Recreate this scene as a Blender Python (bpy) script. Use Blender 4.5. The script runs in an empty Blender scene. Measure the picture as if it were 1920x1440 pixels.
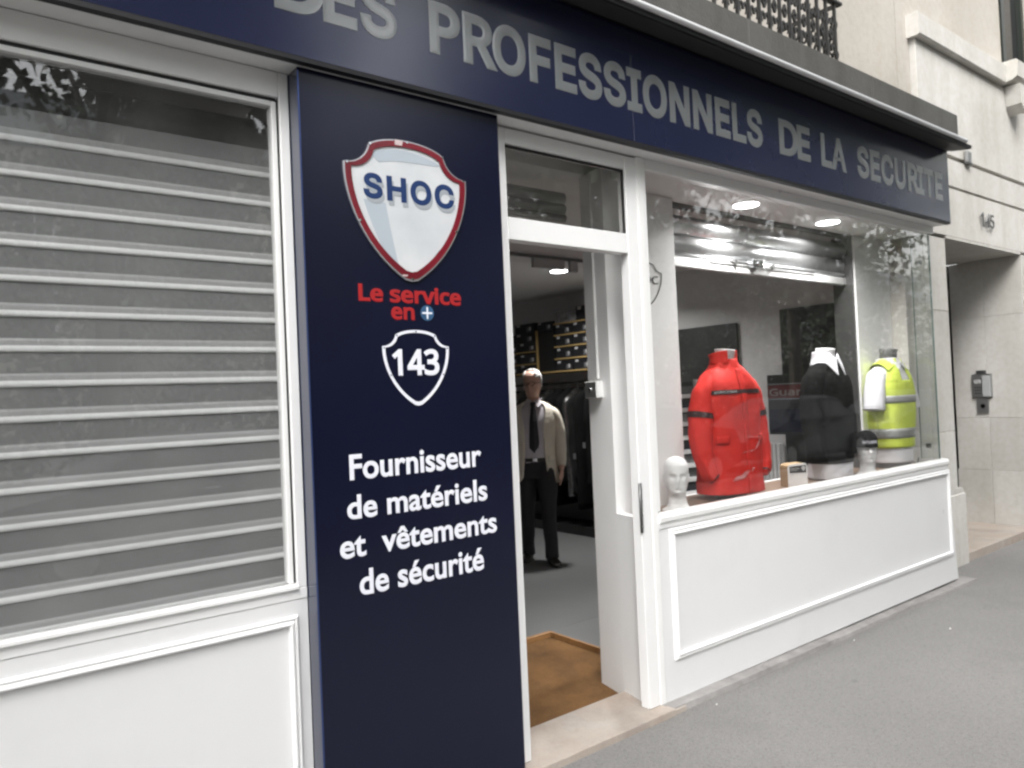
import bpy, bmesh, math, random, os
from mathutils import Vector, Matrix, noise
random.seed(7)
S = bpy.context.scene
COL = S.collection
R = math.radians

# ------------------------------------------------------------------ camera
cam = bpy.data.cameras.new('camera')
camo = bpy.data.objects.new('camera', cam)
COL.objects.link(camo)
S.camera = camo
cam.sensor_width = 36.0
cam.lens = 36.0 * 1420.0 / 1920.0
cam.clip_start = 0.02
cam.clip_end = 600.0
yaw, pitch, roll = 0.66558144, 0.01811911, -0.04339675
fwd = Vector((math.sin(yaw) * math.cos(pitch), math.cos(yaw) * math.cos(pitch), math.sin(pitch)))
r0 = Vector((math.cos(yaw), -math.sin(yaw), 0))
u0 = r0.cross(fwd)
rt = r0 * math.cos(roll) + u0 * math.sin(roll)
up = -r0 * math.sin(roll) + u0 * math.cos(roll)
m = Matrix((rt, up, -fwd)).transposed().to_4x4()
m.translation = Vector((0.0, -2.5, 1.52))
camo.matrix_world = m
cam.dof.use_dof = True
cam.dof.focus_distance = 3.0
cam.dof.aperture_fstop = 4.5

# ------------------------------------------------------------------ world, sun, exposure
world = bpy.data.worlds.new('World')
S.world = world
world.use_nodes = True
nt = world.node_tree
bg = nt.nodes['Background']
sky = nt.nodes.new('ShaderNodeTexSky')
sky.sky_type = 'NISHITA'
sky.sun_disc = False
sky.sun_elevation = R(47)
sky.sun_rotation = R(222)
sky.air_density = 1.6
sky.dust_density = 3.0
hsv = nt.nodes.new('ShaderNodeHueSaturation')      # an overcast, nearly colourless sky
hsv.inputs['Saturation'].default_value = 0.10
nt.links.new(sky.outputs[0], hsv.inputs['Color'])
nt.links.new(hsv.outputs[0], bg.inputs['Color'])
bg.inputs['Strength'].default_value = 0.15
sun = bpy.data.lights.new('sun', 'SUN')
sun.energy = 0.85
sun.angle = R(30)
sun.color = (1.0, 0.975, 0.94)
suno = bpy.data.objects.new('sun', sun)
COL.objects.link(suno)
# direction towards the sun: behind the camera, over the street
az = R(222)
sd = Vector((math.sin(az) * math.cos(R(47)), math.cos(az) * math.cos(R(47)), math.sin(R(47))))
suno.rotation_euler = sd.to_track_quat('Z', 'Y').to_euler()
S.view_settings.view_transform = 'Standard'
S.view_settings.look = 'None'
S.view_settings.gamma = 1.0
S.view_settings.use_curve_mapping = False
S.view_settings.exposure = 1.70
S.cycles.use_denoising = True
S.cycles.filter_width = 2.4
S.cycles.max_bounces = 10
S.cycles.transparent_max_bounces = 24
S.cycles.sample_clamp_indirect = 6.0
S.cycles.caustics_reflective = False
S.cycles.caustics_refractive = False

# ------------------------------------------------------------------ materials
def P(bsdf, name):
    return bsdf.inputs[name]

def mat(name, col, rough=0.5, metal=0.0, var=0.0, scale=4.0, bump=0.0, bscale=60.0, spec=0.5, coat=0.0, sheen=0.0,
        stretch=(1, 1, 1), col2=None, emit=None, estr=0.0, rvar=0.0, detail=6.0):
    mt = bpy.data.materials.new(name)
    mt.use_nodes = True
    n, l = mt.node_tree.nodes, mt.node_tree.links
    b = n['Principled BSDF']
    b.inputs['Base Color'].default_value = (*col, 1)
    b.inputs['Roughness'].default_value = rough
    b.inputs['Metallic'].default_value = metal
    b.inputs['Specular IOR Level'].default_value = spec
    b.inputs['Coat Weight'].default_value = coat
    b.inputs['Sheen Weight'].default_value = sheen
    if emit:
        b.inputs['Emission Color'].default_value = (*emit, 1)
        b.inputs['Emission Strength'].default_value = estr
    if var or bump or rvar or col2:
        tc = n.new('ShaderNodeTexCoord')
        mp = n.new('ShaderNodeMapping')
        mp.inputs['Scale'].default_value = stretch
        l.new(tc.outputs['Object'], mp.inputs['Vector'])
    if var or col2 or rvar:
        nz = n.new('ShaderNodeTexNoise')
        nz.inputs['Scale'].default_value = scale
        nz.inputs['Detail'].default_value = detail
        nz.inputs['Roughness'].default_value = 0.62
        l.new(mp.outputs[0], nz.inputs['Vector'])
        rp = n.new('ShaderNodeValToRGB')
        rp.color_ramp.elements[0].position = 0.3
        rp.color_ramp.elements[1].position = 0.72
        c2 = col2 if col2 else tuple(min(1, c * (1 + var)) for c in col)
        c1 = col if col2 else tuple(c * (1 - var) for c in col)
        rp.color_ramp.elements[0].color = (*c1, 1)
        rp.color_ramp.elements[1].color = (*c2, 1)
        l.new(nz.outputs['Fac'], rp.inputs[0])
        l.new(rp.outputs[0], b.inputs['Base Color'])
        if rvar:
            mr = n.new('ShaderNodeMapRange')
            mr.inputs['To Min'].default_value = max(0, rough - rvar)
            mr.inputs['To Max'].default_value = rough + rvar
            l.new(nz.outputs['Fac'], mr.inputs['Value'])
            l.new(mr.outputs[0], b.inputs['Roughness'])
    if bump:
        bz = n.new('ShaderNodeTexNoise')
        bz.inputs['Scale'].default_value = bscale
        bz.inputs['Detail'].default_value = 4
        l.new(mp.outputs[0], bz.inputs['Vector'])
        bp = n.new('ShaderNodeBump')
        bp.inputs['Strength'].default_value = bump
        bp.inputs['Distance'].default_value = 0.01
        l.new(bz.outputs['Fac'], bp.inputs['Height'])
        l.new(bp.outputs[0], b.inputs['Normal'])
    return mt

def glass_mat(name, tint=(0.93, 0.95, 0.94), ior=1.5, dirt_veil=0.0):
    mt = bpy.data.materials.new(name)
    mt.use_nodes = True
    n, l = mt.node_tree.nodes, mt.node_tree.links
    n.remove(n['Principled BSDF'])
    out = n['Material Output']
    tr = n.new('ShaderNodeBsdfTransparent')
    tr.inputs[0].default_value = (*tint, 1)
    gl = n.new('ShaderNodeBsdfGlossy')
    gl.inputs['Roughness'].default_value = 0.012
    # Schlick reflectance from |N.I|, the same on both faces of the sheet
    ge = n.new('ShaderNodeNewGeometry')
    dp = n.new('ShaderNodeVectorMath'); dp.operation = 'DOT_PRODUCT'
    l.new(ge.outputs['Normal'], dp.inputs[0]); l.new(ge.outputs['Incoming'], dp.inputs[1])
    def mth(op, a, b=None):
        q = n.new('ShaderNodeMath'); q.operation = op
        for k_, v_ in enumerate((a, b)):
            if v_ is None: continue
            if isinstance(v_, (int, float)): q.inputs[k_].default_value = v_
            else: l.new(v_, q.inputs[k_])
        return q.outputs[0]
    f0 = ((ior - 1) / (ior + 1)) ** 2
    ab = mth('ABSOLUTE', dp.outputs['Value'])
    p5 = mth('POWER', mth('SUBTRACT', 1.0, ab), 5.0)
    fac = mth('ADD', mth('MULTIPLY', p5, 1 - f0), f0)
    mx = n.new('ShaderNodeMixShader')
    l.new(fac, mx.inputs[0])
    l.new(tr.outputs[0], mx.inputs[1])
    l.new(gl.outputs[0], mx.inputs[2])
    last = mx
    if dirt_veil:  # pale diffuse layer: dirt plus a painted veil of reflections
        df = n.new('ShaderNodeBsdfDiffuse')
        df.inputs[0].default_value = (0.6, 0.6, 0.58, 1)
        tc = n.new('ShaderNodeTexCoord')
        nz = n.new('ShaderNodeTexNoise')
        nz.inputs['Scale'].default_value = 2.2
        nz.inputs['Detail'].default_value = 7
        l.new(tc.outputs['Object'], nz.inputs['Vector'])
        mr = n.new('ShaderNodeMapRange')
        mr.inputs['From Min'].default_value = 0.45
        mr.inputs['From Max'].default_value = 0.8
        mr.inputs['To Min'].default_value = dirt_veil * 0.35
        mr.inputs['To Max'].default_value = dirt_veil * 2
        l.new(nz.outputs['Fac'], mr.inputs['Value'])
        m2 = n.new('ShaderNodeMixShader')
        l.new(mr.outputs[0], m2.inputs[0])
        l.new(mx.outputs[0], m2.inputs[1])
        l.new(df.outputs[0], m2.inputs[2])
        last = m2
    l.new(last.outputs[0], out.inputs['Surface'])
    return mt

def stone_mat(name, col, streak=0.12, joints=False, grime=0.0):
    """pale limestone: large soft patches, vertical run-off streaks, fine pitting"""
    mt = mat(name, col, rough=0.82, bump=0.25, bscale=70)
    n, l = mt.node_tree.nodes, mt.node_tree.links
    b = n['Principled BSDF']
    tc = n.new('ShaderNodeTexCoord')
    geo = n.new('ShaderNodeNewGeometry')
    outc = None
    base = n.new('ShaderNodeRGB')
    base.outputs[0].default_value = (*col, 1)
    cur = base.outputs[0]
    for sc, stc, dark, lo, hi in ((1.1, (1, 1, 1), 0.80, .35, .7), (5.0, (1, 1, 0.12), 1 - streak, .45, .75), (22, (1, 1, 1), 0.92, .4, .7)):
        mp = n.new('ShaderNodeMapping')
        mp.inputs['Scale'].default_value = stc
        l.new(geo.outputs['Position'], mp.inputs['Vector'])
        nz = n.new('ShaderNodeTexNoise')
        nz.inputs['Scale'].default_value = sc
        nz.inputs['Detail'].default_value = 5
        l.new(mp.outputs[0], nz.inputs['Vector'])
        mr = n.new('ShaderNodeMapRange')
        mr.inputs['From Min'].default_value = lo
        mr.inputs['From Max'].default_value = hi
        l.new(nz.outputs['Fac'], mr.inputs['Value'])
        mx = n.new('ShaderNodeMix')
        mx.data_type = 'RGBA'
        mx.blend_type = 'MULTIPLY'
        l.new(mr.outputs[0], mx.inputs['Factor'])
        l.new(cur, mx.inputs['A'])
        mx.inputs['B'].default_value = (dark, dark * .99, dark * .96, 1)
        cur = mx.outputs['Result']
    oi = n.new('ShaderNodeObjectInfo')
    mr = n.new('ShaderNodeMapRange'); mr.inputs['To Min'].default_value = .90; mr.inputs['To Max'].default_value = 1.03
    l.new(oi.outputs['Random'], mr.inputs['Value'])
    vm = n.new('ShaderNodeVectorMath'); vm.operation = 'SCALE'
    l.new(cur, vm.inputs[0]); l.new(mr.outputs[0], vm.inputs['Scale'])
    l.new(vm.outputs[0], b.inputs['Base Color'])
    return mt

M = {}
M['white'] = mat('white_paint', (0.80, 0.80, 0.80), rough=0.38, var=0.02, scale=1.5, bump=0.03, bscale=35)
M['white_gloss'] = mat('white_gloss_paint', (0.82, 0.82, 0.815), rough=0.22, bump=0.02, bscale=20)
M['panel'] = mat('white_panel_paint', (0.72, 0.72, 0.725), rough=0.5, var=0.015, scale=1.2, bump=0.03, bscale=120)
M['wallwhite'] = mat('interior_white', (0.74, 0.74, 0.74), rough=0.6, var=0.03, scale=0.8)
M['ceil'] = mat('ceiling_white', (0.80, 0.80, 0.80), rough=0.8, var=0.03, scale=0.8)
M['navy'] = mat('navy_gloss_sheet', (0.0046, 0.0060, 0.0205), rough=0.24, var=0.10, scale=1.6, bump=0.012, bscale=3, spec=0.45, rvar=.07)
M['navyfascia'] = mat('navy_fascia_sheet', (0.0115, 0.0145, 0.0420), rough=0.26, var=0.10, scale=1.3, bump=0.012, bscale=3, spec=0.3, rvar=.06, coat=1.0)
M['navyfascia'].node_tree.nodes['Principled BSDF'].inputs['Coat IOR'].default_value = 1.5
M['navyfascia'].node_tree.nodes['Principled BSDF'].inputs['Coat Roughness'].default_value = .14
M['navyside'] = mat('navy_polished_edge', (0.010, 0.016, 0.045), rough=0.10, spec=0.6, coat=0.6)
M['lip'] = mat('black_sheet_lip', (0.006, 0.006, 0.008), rough=0.5)
M['silver_letter'] = mat('grey_film_letters', (0.180, 0.190, 0.195), rough=0.35, metal=0.25, spec=0.3, coat=1.0)
M['silver_letter'].node_tree.nodes['Principled BSDF'].inputs['Coat IOR'].default_value = 1.6
M['silver_letter'].node_tree.nodes['Principled BSDF'].inputs['Coat Roughness'].default_value = .14
M['vinyl_white'] = mat('white_vinyl', (0.78, 0.79, 0.86), rough=0.4)
M['vinyl_red'] = mat('red_vinyl', (0.36, 0.016, 0.018), rough=0.4)
M['vinyl_blue'] = mat('blue_vinyl', (0.012, 0.035, 0.12), rough=0.35)
M['vinyl_teal'] = mat('steel_blue_vinyl', (0.035, 0.10, 0.20), rough=0.4, var=.3, scale=20)
M['vinyl_grey'] = mat('grey_vinyl', (0.33, 0.36, 0.39), rough=0.4)
M['vinyl_pale'] = mat('pale_grey_vinyl', (0.40, 0.45, 0.50), rough=0.4)
M['crimson'] = mat('crimson_enamel', (0.20, 0.012, 0.024), rough=0.25, col2=(0.10, 0.006, 0.012), scale=3, spec=.6)
M['chrome'] = mat('chrome', (0.75, 0.76, 0.78), rough=0.12, metal=1.0)
M['steel'] = mat('brushed_steel', (0.42, 0.42, 0.42), rough=0.38, metal=0.9, var=.15, scale=30, stretch=(1, 1, 12))
M['steeldark'] = mat('dark_steel', (0.18, 0.18, 0.18), rough=0.42, metal=0.9)
M['shutter'] = mat('galvanised_slat', (0.62, 0.63, 0.64), rough=0.33, metal=0.95, var=0.07, scale=5, stretch=(1, 1, 8), bump=.03, bscale=8)
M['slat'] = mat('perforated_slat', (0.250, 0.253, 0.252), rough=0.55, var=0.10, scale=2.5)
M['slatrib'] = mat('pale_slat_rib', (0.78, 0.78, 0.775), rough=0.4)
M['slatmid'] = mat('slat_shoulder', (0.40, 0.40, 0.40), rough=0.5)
M['glass'] = glass_mat('window_glass', tint=(.955,.955,.95), ior=1.78, dirt_veil=0.012)
M['glass_hazy'] = glass_mat('hazy_window_glass', tint=(.95,.955,.955), ior=1.72, dirt_veil=0.035)
M['glass_clear'] = glass_mat('door_glass', ior=1.5, dirt_veil=0.01)
M['glass_edge'] = mat('glass_edge', (0.10, 0.16, 0.15), rough=0.2)
M['seal'] = mat('black_seal', (0.01, 0.01, 0.01), rough=0.6)
M['stone'] = stone_mat('limestone', (0.62, 0.605, 0.58), 0.14)
M['stone_cream'] = stone_mat('cream_limestone', (0.53, 0.495, 0.45), 0.05)
M['stone_grey'] = stone_mat('weathered_grey_stone', (0.115, 0.113, 0.108), 0.3)
M['joint'] = mat('joint_mortar', (0.40, 0.38, 0.36), rough=0.9)
M['threshold'] = mat('pink_stone', (0.36, 0.29, 0.24), rough=0.6, col2=(0.44, 0.40, 0.36), scale=3.5, bump=0.12, bscale=50)
M['cement'] = mat('grey_cement', (0.20, 0.19, 0.185), rough=0.9, col2=(0.34, 0.325, 0.315), scale=7, bump=0.4, bscale=40)
M['coir'] = mat('brown_coir', (0.145, 0.068, 0.018), rough=0.95, col2=(0.25, 0.125, 0.040), scale=3.2, bump=1.0, bscale=220)
M['woodtrim'] = mat('orange_wood', (0.30, 0.16, 0.065), rough=0.5, var=.15, scale=5, stretch=(1, 8, 8))
M['wood'] = mat('pine_shelf', (0.30, 0.21, 0.085), rough=0.55, var=.15, scale=4, stretch=(8, 1, 8))
M['woodfloor'] = mat('brown_display_board', (0.22, 0.15, 0.11), rough=0.45, var=.2, scale=3, stretch=(1, 8, 1))
M['tile'] = mat('grey_floor', (0.165, 0.168, 0.168), rough=0.32, var=.08, scale=1.2, bump=.02, bscale=6)
M['black'] = mat('black_fabric', (0.004, 0.004, 0.0045), rough=0.95, spec=.1, bump=.3, bscale=160)
M['blackgloss'] = mat('black_gloss', (0.006, 0.006, 0.006), rough=0.12)
M['blackboard'] = mat('black_board', (0.008, 0.008, 0.008), rough=0.45)
M['ironblack'] = mat('black_iron', (0.022, 0.021, 0.020), rough=0.5, spec=.5)
M['boxblack'] = mat('black_card', (0.012, 0.012, 0.014), rough=0.45)
M['boxgrey'] = mat('grey_printed_card', (0.22, 0.22, 0.225), rough=0.5, var=.5, scale=18)
M['labelw'] = mat('pale_label', (0.42, 0.42, 0.42), rough=0.5)
M['labelg'] = mat('grey_label', (0.10, 0.10, 0.105), rough=0.5)
M['red'] = mat('red_jacket_cloth', (0.56, 0.022, 0.016), rough=0.7, spec=.3, var=.10, scale=6, bump=.10, bscale=50)
M['redband'] = mat('dark_red_band', (0.022, 0.003, 0.004), rough=0.6)
M['hivis'] = mat('yellow_hi_vis', (0.58, 0.69, 0.10), rough=0.6, var=.08, scale=6, bump=.1, bscale=60)
M['reflect'] = mat('reflective_tape', (0.36, 0.37, 0.36), rough=0.45, metal=.25)
M['polo'] = mat('white_cotton', (0.62, 0.62, 0.65), rough=0.8, var=.05, scale=8, bump=.15, bscale=60)
M['poly'] = mat('white_polystyrene', (0.76, 0.76, 0.765), rough=0.7, bump=.12, bscale=150)
M['bust'] = mat('grey_bust_cap', (0.36, 0.36, 0.36), rough=0.45)
M['bustdark'] = mat('dark_bust_cap', (0.10, 0.10, 0.10), rough=0.4)
M['bustwhite'] = mat('white_bust', (0.70, 0.70, 0.71), rough=0.5)
M['plastic'] = glass_mat('clear_plastic', ior=1.6)
M['skin'] = mat('skin', (0.55, 0.34, 0.26), rough=0.55, var=.08, scale=10)
M['hair'] = mat('white_hair', (0.62, 0.61, 0.59), rough=0.7, var=.2, scale=40)
M['linen'] = mat('beige_linen_jacket', (0.66, 0.61, 0.51), rough=0.85, var=.06, scale=8, bump=.25, bscale=120)
M['shirt'] = mat('pale_shirt', (0.50, 0.47, 0.50), rough=0.8)
M['trouser'] = mat('dark_trousers', (0.020, 0.020, 0.022), rough=0.85)
M['tie'] = mat('black_tie', (0.012, 0.012, 0.016), rough=0.6)
M['leather'] = mat('black_leather', (0.025, 0.023, 0.021), rough=0.4)
M['lamp'] = mat('lit_downlight', (0.9, 0.9, 0.9), emit=(1.0, 0.98, 1.0), estr=4)
M['asphalt'] = mat('asphalt', (0.185, 0.179, 0.172), rough=0.9, col2=(0.232, 0.225, 0.217), scale=1.6, bump=.55, bscale=180)
M['road'] = mat('road_asphalt', (0.06, 0.06, 0.06), rough=0.9, var=.2, scale=3)
M['kerb'] = mat('granite_kerb', (0.30, 0.29, 0.28), rough=0.8, var=.1, scale=20)
M['bark'] = mat('bark', (0.10, 0.085, 0.065), rough=0.9, var=.4, scale=8)
M['leaf'] = mat('leaf', (0.045, 0.075, 0.022), rough=0.55, var=.35, scale=3)
M['leafdark'] = mat('leaf_dark', (0.028, 0.048, 0.016), rough=0.55, var=.35, scale=3)
M['windark'] = mat('dark_window_glass', (0.012, 0.013, 0.014), rough=0.06, spec=.7)
M['facade'] = stone_mat('facade_limestone', (0.62, 0.58, 0.52), 0.1)
M['stone_white'] = stone_mat('white_limestone', (0.78, 0.76, 0.73), 0.06)
M['zinc'] = mat('zinc_roof', (0.20, 0.22, 0.24), rough=0.5)
M['litter'] = mat('paper_scraps', (0.75, 0.73, 0.70), rough=0.8)

def weather(mt, speck=0.0, stain=0.0, stain_scale=0.7, cracks=0.0):
    n, l = mt.node_tree.nodes, mt.node_tree.links
    b = n['Principled BSDF']
    inp = b.inputs['Base Color']
    cur = inp.links[0].from_socket
    geo = n.new('ShaderNodeNewGeometry')
    def mul(cur, fac, col):
        mx = n.new('ShaderNodeMix'); mx.data_type = 'RGBA'; mx.blend_type = 'MULTIPLY'
        l.new(fac, mx.inputs['Factor']); l.new(cur, mx.inputs['A']); mx.inputs['B'].default_value = (*col, 1)
        return mx.outputs['Result']
    def rng(src, a, b_):
        mr = n.new('ShaderNodeMapRange'); mr.inputs['From Min'].default_value = a; mr.inputs['From Max'].default_value = b_
        l.new(src, mr.inputs['Value']); return mr.outputs[0]
    if speck:
        for sc, lo, hi, v_ in ((210, .52, .72, 1 + speck), (75, .54, .70, 1 - speck * .55), (300, .54, .72, 1 - speck)):
            nz = n.new('ShaderNodeTexNoise'); nz.inputs['Scale'].default_value = sc; nz.inputs['Detail'].default_value = 2
            l.new(geo.outputs['Position'], nz.inputs['Vector'])
            cur = mul(cur, rng(nz.outputs['Fac'], lo, hi), (v_, v_, v_))
    if stain:
        nz = n.new('ShaderNodeTexNoise'); nz.inputs['Scale'].default_value = stain_scale; nz.inputs['Detail'].default_value = 8; nz.inputs['Roughness'].default_value = .68
        l.new(geo.outputs['Position'], nz.inputs['Vector'])
        cur = mul(cur, rng(nz.outputs['Fac'], .48, .66), (1 - stain, 1 - stain, 1 - stain * .95))
        vo = n.new('ShaderNodeTexVoronoi'); vo.inputs['Scale'].default_value = 1.7; vo.inputs['Randomness'].default_value = 1
        l.new(geo.outputs['Position'], vo.inputs['Vector'])
        cur = mul(cur, rng(vo.outputs['Distance'], .045, .02), (.78, .78, .79))
    if cracks:
        nz = n.new('ShaderNodeTexNoise'); nz.inputs['Scale'].default_value = 2.4; nz.inputs['Detail'].default_value = 5
        l.new(geo.outputs['Position'], nz.inputs['Vector'])
        ad = n.new('ShaderNodeVectorMath'); ad.operation = 'ADD'
        l.new(geo.outputs['Position'], ad.inputs[0]); l.new(nz.outputs['Color'], ad.inputs[1])
        vo = n.new('ShaderNodeTexVoronoi'); vo.feature = 'DISTANCE_TO_EDGE'; vo.inputs['Scale'].default_value = .55
        l.new(ad.outputs[0], vo.inputs['Vector'])
        cur = mul(cur, rng(vo.outputs['Distance'], .006, .001), (1 - cracks,) * 3)
    l.new(cur, inp)
weather(M['asphalt'], .40, .17, .8, 0)
weather(M['panel'], 0, .035, 1.4)
weather(M['white'], 0, .04, 2.0)
weather(M['threshold'], .10, .22, 2.2)
weather(M['coir'], .35, .30, 3.0)
weather(M['tile'], 0, .14, 1.2)

# fine perforation on the shutter slats: darken with a dot lattice
def perforate(mt, sc=170):
    n, l = mt.node_tree.nodes, mt.node_tree.links
    b = n['Principled BSDF']
    src = b.inputs['Base Color'].links[0].from_socket
    geo = n.new('ShaderNodeNewGeometry')
    sp = n.new('ShaderNodeSeparateXYZ')
    l.new(geo.outputs['Position'], sp.inputs[0])
    outs = []
    for ax in ('X', 'Z'):
        mm = n.new('ShaderNodeMath'); mm.operation = 'MULTIPLY'; mm.inputs[1].default_value = sc * 6.283
        l.new(sp.outputs[ax], mm.inputs[0])
        si = n.new('ShaderNodeMath'); si.operation = 'SINE'
        l.new(mm.outputs[0], si.inputs[0])
        outs.append(si.outputs[0])
    ml = n.new('ShaderNodeMath'); ml.operation = 'MULTIPLY'
    l.new(outs[0], ml.inputs[0]); l.new(outs[1], ml.inputs[1])
    gt = n.new('ShaderNodeMath'); gt.operation = 'GREATER_THAN'; gt.inputs[1].default_value = 0.35
    l.new(ml.outputs[0], gt.inputs[0])
    mx = n.new('ShaderNodeMix'); mx.data_type = 'RGBA'
    l.new(gt.outputs[0], mx.inputs['Factor'])
    l.new(src, mx.inputs['A'])
    mx.inputs['B'].default_value = (0.06, 0.06, 0.06, 1)
    l.new(mx.outputs['Result'], b.inputs['Base Color'])
perforate(M['slat'])

# ------------------------------------------------------------------ helpers
def link(o, parent=None):
    COL.objects.link(o)
    if parent is not None:
        o.parent = parent
    return o

def tag(o, label=None, cat=None, group=None, kind=None):
    if label: o['label'] = label
    if cat: o['category'] = cat
    if group: o['group'] = group
    if kind: o['kind'] = kind
    return o

def thing(name, label, cat, loc=(0, 0, 0), rz=0.0, group=None):
    o = bpy.data.objects.new(name, None)
    o.empty_display_size = 0.1
    COL.objects.link(o)
    o.location = loc
    o.rotation_euler = (0, 0, rz)
    return tag(o, label, cat, group)

def mk(name, verts, faces, mtl, parent=None, smooth=False):
    me = bpy.data.meshes.new(name)
    me.from_pydata([tuple(v) for v in verts], [], faces)
    me.materials.append(mtl)
    if smooth:
        for p in me.polygons:
            p.use_smooth = True
    me.update()
    o = bpy.data.objects.new(name, me)
    return link(o, parent)

def from_bm(name, bm, mtl, parent=None, smooth=False):
    bmesh.ops.recalc_face_normals(bm, faces=bm.faces[:])
    me = bpy.data.meshes.new(name)
    bm.to_mesh(me)
    bm.free()
    me.materials.append(mtl)
    if smooth:
        for p in me.polygons:
            p.use_smooth = True
    o = bpy.data.objects.new(name, me)
    return link(o, parent)

def bmbox(bm, a, b):
    (x0, y0, z0), (x1, y1, z1) = a, b
    v = [bm.verts.new(c) for c in ((x0, y0, z0), (x1, y0, z0), (x1, y1, z0), (x0, y1, z0), (x0, y0, z1), (x1, y0, z1), (x1, y1, z1), (x0, y1, z1))]
    for f in ((0, 3, 2, 1), (4, 5, 6, 7), (0, 1, 5, 4), (1, 2, 6, 5), (2, 3, 7, 6), (3, 0, 4, 7)):
        bm.faces.new([v[i] for i in f])

def box(name, a, b, mtl, parent=None, bev=0.0, seg=1):
    bm = bmesh.new()
    bmbox(bm, a, b)
    if bev:
        bmesh.ops.bevel(bm, geom=bm.edges[:], offset=bev, segments=seg, affect='EDGES', profile=0.7)
    return from_bm(name, bm, mtl, parent)

def boxes(name, lst, mtl, parent=None, bev=0.0):
    o = None
    for a, b in lst:
        o = box(name, a, b, mtl, parent, bev)
        if parent is None: o['kind'] = 'structure'
    return o

def prism(name, pts, y0, y1, mtl, parent=None, smooth=False):
    """polygon pts in (x,z), extruded from y0 (front) to y1"""
    bm = bmesh.new()
    f = [bm.verts.new((x, y0, z)) for x, z in pts]
    g = [bm.verts.new((x, y1, z)) for x, z in pts]
    bm.faces.new(f)
    bm.faces.new(g[::-1])
    k = len(pts)
    for i in range(k):
        bm.faces.new((f[i], g[i], g[(i + 1) % k], f[(i + 1) % k]))
    return from_bm(name, bm, mtl, parent, smooth)

def ringprism(name, outer, inner, y0, y1, mtl, parent=None):
    bm = bmesh.new()
    k = len(outer)
    A = [bm.verts.new((x, y0, z)) for x, z in outer]
    B = [bm.verts.new((x, y0, z)) for x, z in inner]
    A2 = [bm.verts.new((x, y1, z)) for x, z in outer]
    B2 = [bm.verts.new((x, y1, z)) for x, z in inner]
    for i in range(k):
        j = (i + 1) % k
        bm.faces.new((A[i], A[j], B[j], B[i]))
        bm.faces.new((A[i], A2[i], A2[j], A[j]))
        bm.faces.new((B[i], B[j], B2[j], B2[i]))
        bm.faces.new((A2[i], B2[i], B2[j], A2[j]))
    return from_bm(name, bm, mtl, parent)

def extrude_profile(name, prof, x0, x1, mtl, parent=None, smooth=False):
    """profile (y,z) closed polygon extruded along X"""
    k = len(prof)
    v = [(x0, y, z) for y, z in prof] + [(x1, y, z) for y, z in prof]
    f = [tuple(range(k))[::-1], tuple(range(k, 2 * k))] + [(i, (i + 1) % k, k + (i + 1) % k, k + i) for i in range(k)]
    o = mk(name, v, f, mtl, parent)
    bm = bmesh.new(); bm.from_mesh(o.data)
    bmesh.ops.recalc_face_normals(bm, faces=bm.faces[:])
    bm.to_mesh(o.data); bm.free()
    if smooth:
        for p in o.data.polygons:
            p.use_smooth = len(p.vertices) == 4
    return o

def moulding(name, x0, x1, z0, z1, y, mtl, parent, w=0.034, d=0.016, holder=None):
    """rectangular picture-frame moulding with a stepped, rounded section, mitred; four lengths"""
    sec = [(0, 0), (0.1, .55), (0.22, .72), (0.34, .62), (0.42, .45), (0.5, .62), (0.62, .95), (0.76, 1.0), (0.88, .8), (0.95, .4), (1, 0)]
    out = [(x0, z0), (x1, z0), (x1, z1), (x0, z1)]
    sx = [1, -1, -1, 1]; sz = [1, 1, -1, -1]
    for k in range(4):
        j = (k + 1) % 4
        v = []; f = []
        for (t, h) in sec:
            v.append((out[k][0] + sx[k] * t * w, y - h * d, out[k][1] + sz[k] * t * w))
            v.append((out[j][0] + sx[j] * t * w, y - h * d, out[j][1] + sz[j] * t * w))
        for i in range(len(sec) - 1):
            f.append((2 * i, 2 * i + 1, 2 * i + 3, 2 * i + 2))
        o = mk(name, v, f, mtl, parent)

def cyl(name, c, r, h, mtl, parent=None, axis='Z', seg=24, r2=None, smooth=True):
    bm = bmesh.new()
    bmesh.ops.create_cone(bm, cap_ends=True, segments=seg, radius1=r, radius2=r if r2 is None else r2, depth=h)
    rot = {'Z': Matrix(), 'X': Matrix.Rotation(R(90), 4, 'Y'), 'Y': Matrix.Rotation(R(90), 4, 'X')}[axis]
    bmesh.ops.transform(bm, matrix=Matrix.Translation(c) @ rot, verts=bm.verts[:])
    o = from_bm(name, bm, mtl, parent)
    for p in o.data.polygons:
        p.use_smooth = smooth and len(p.vertices) == 4
    return o

# ---- lettering: Blender's own fonts, made bold with a bevel and flattened
FONTS = {'gill': None}
for key_, fn_ in (('inter', 'Inter.woff2'), ('noto', 'NotoSansHebrew-Regular.woff2')):
    try:
        FONTS[key_] = bpy.data.fonts.load(os.path.join(bpy.utils.system_resource('DATAFILES'), 'fonts', fn_))
    except Exception:
        FONTS[key_] = None

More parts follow.
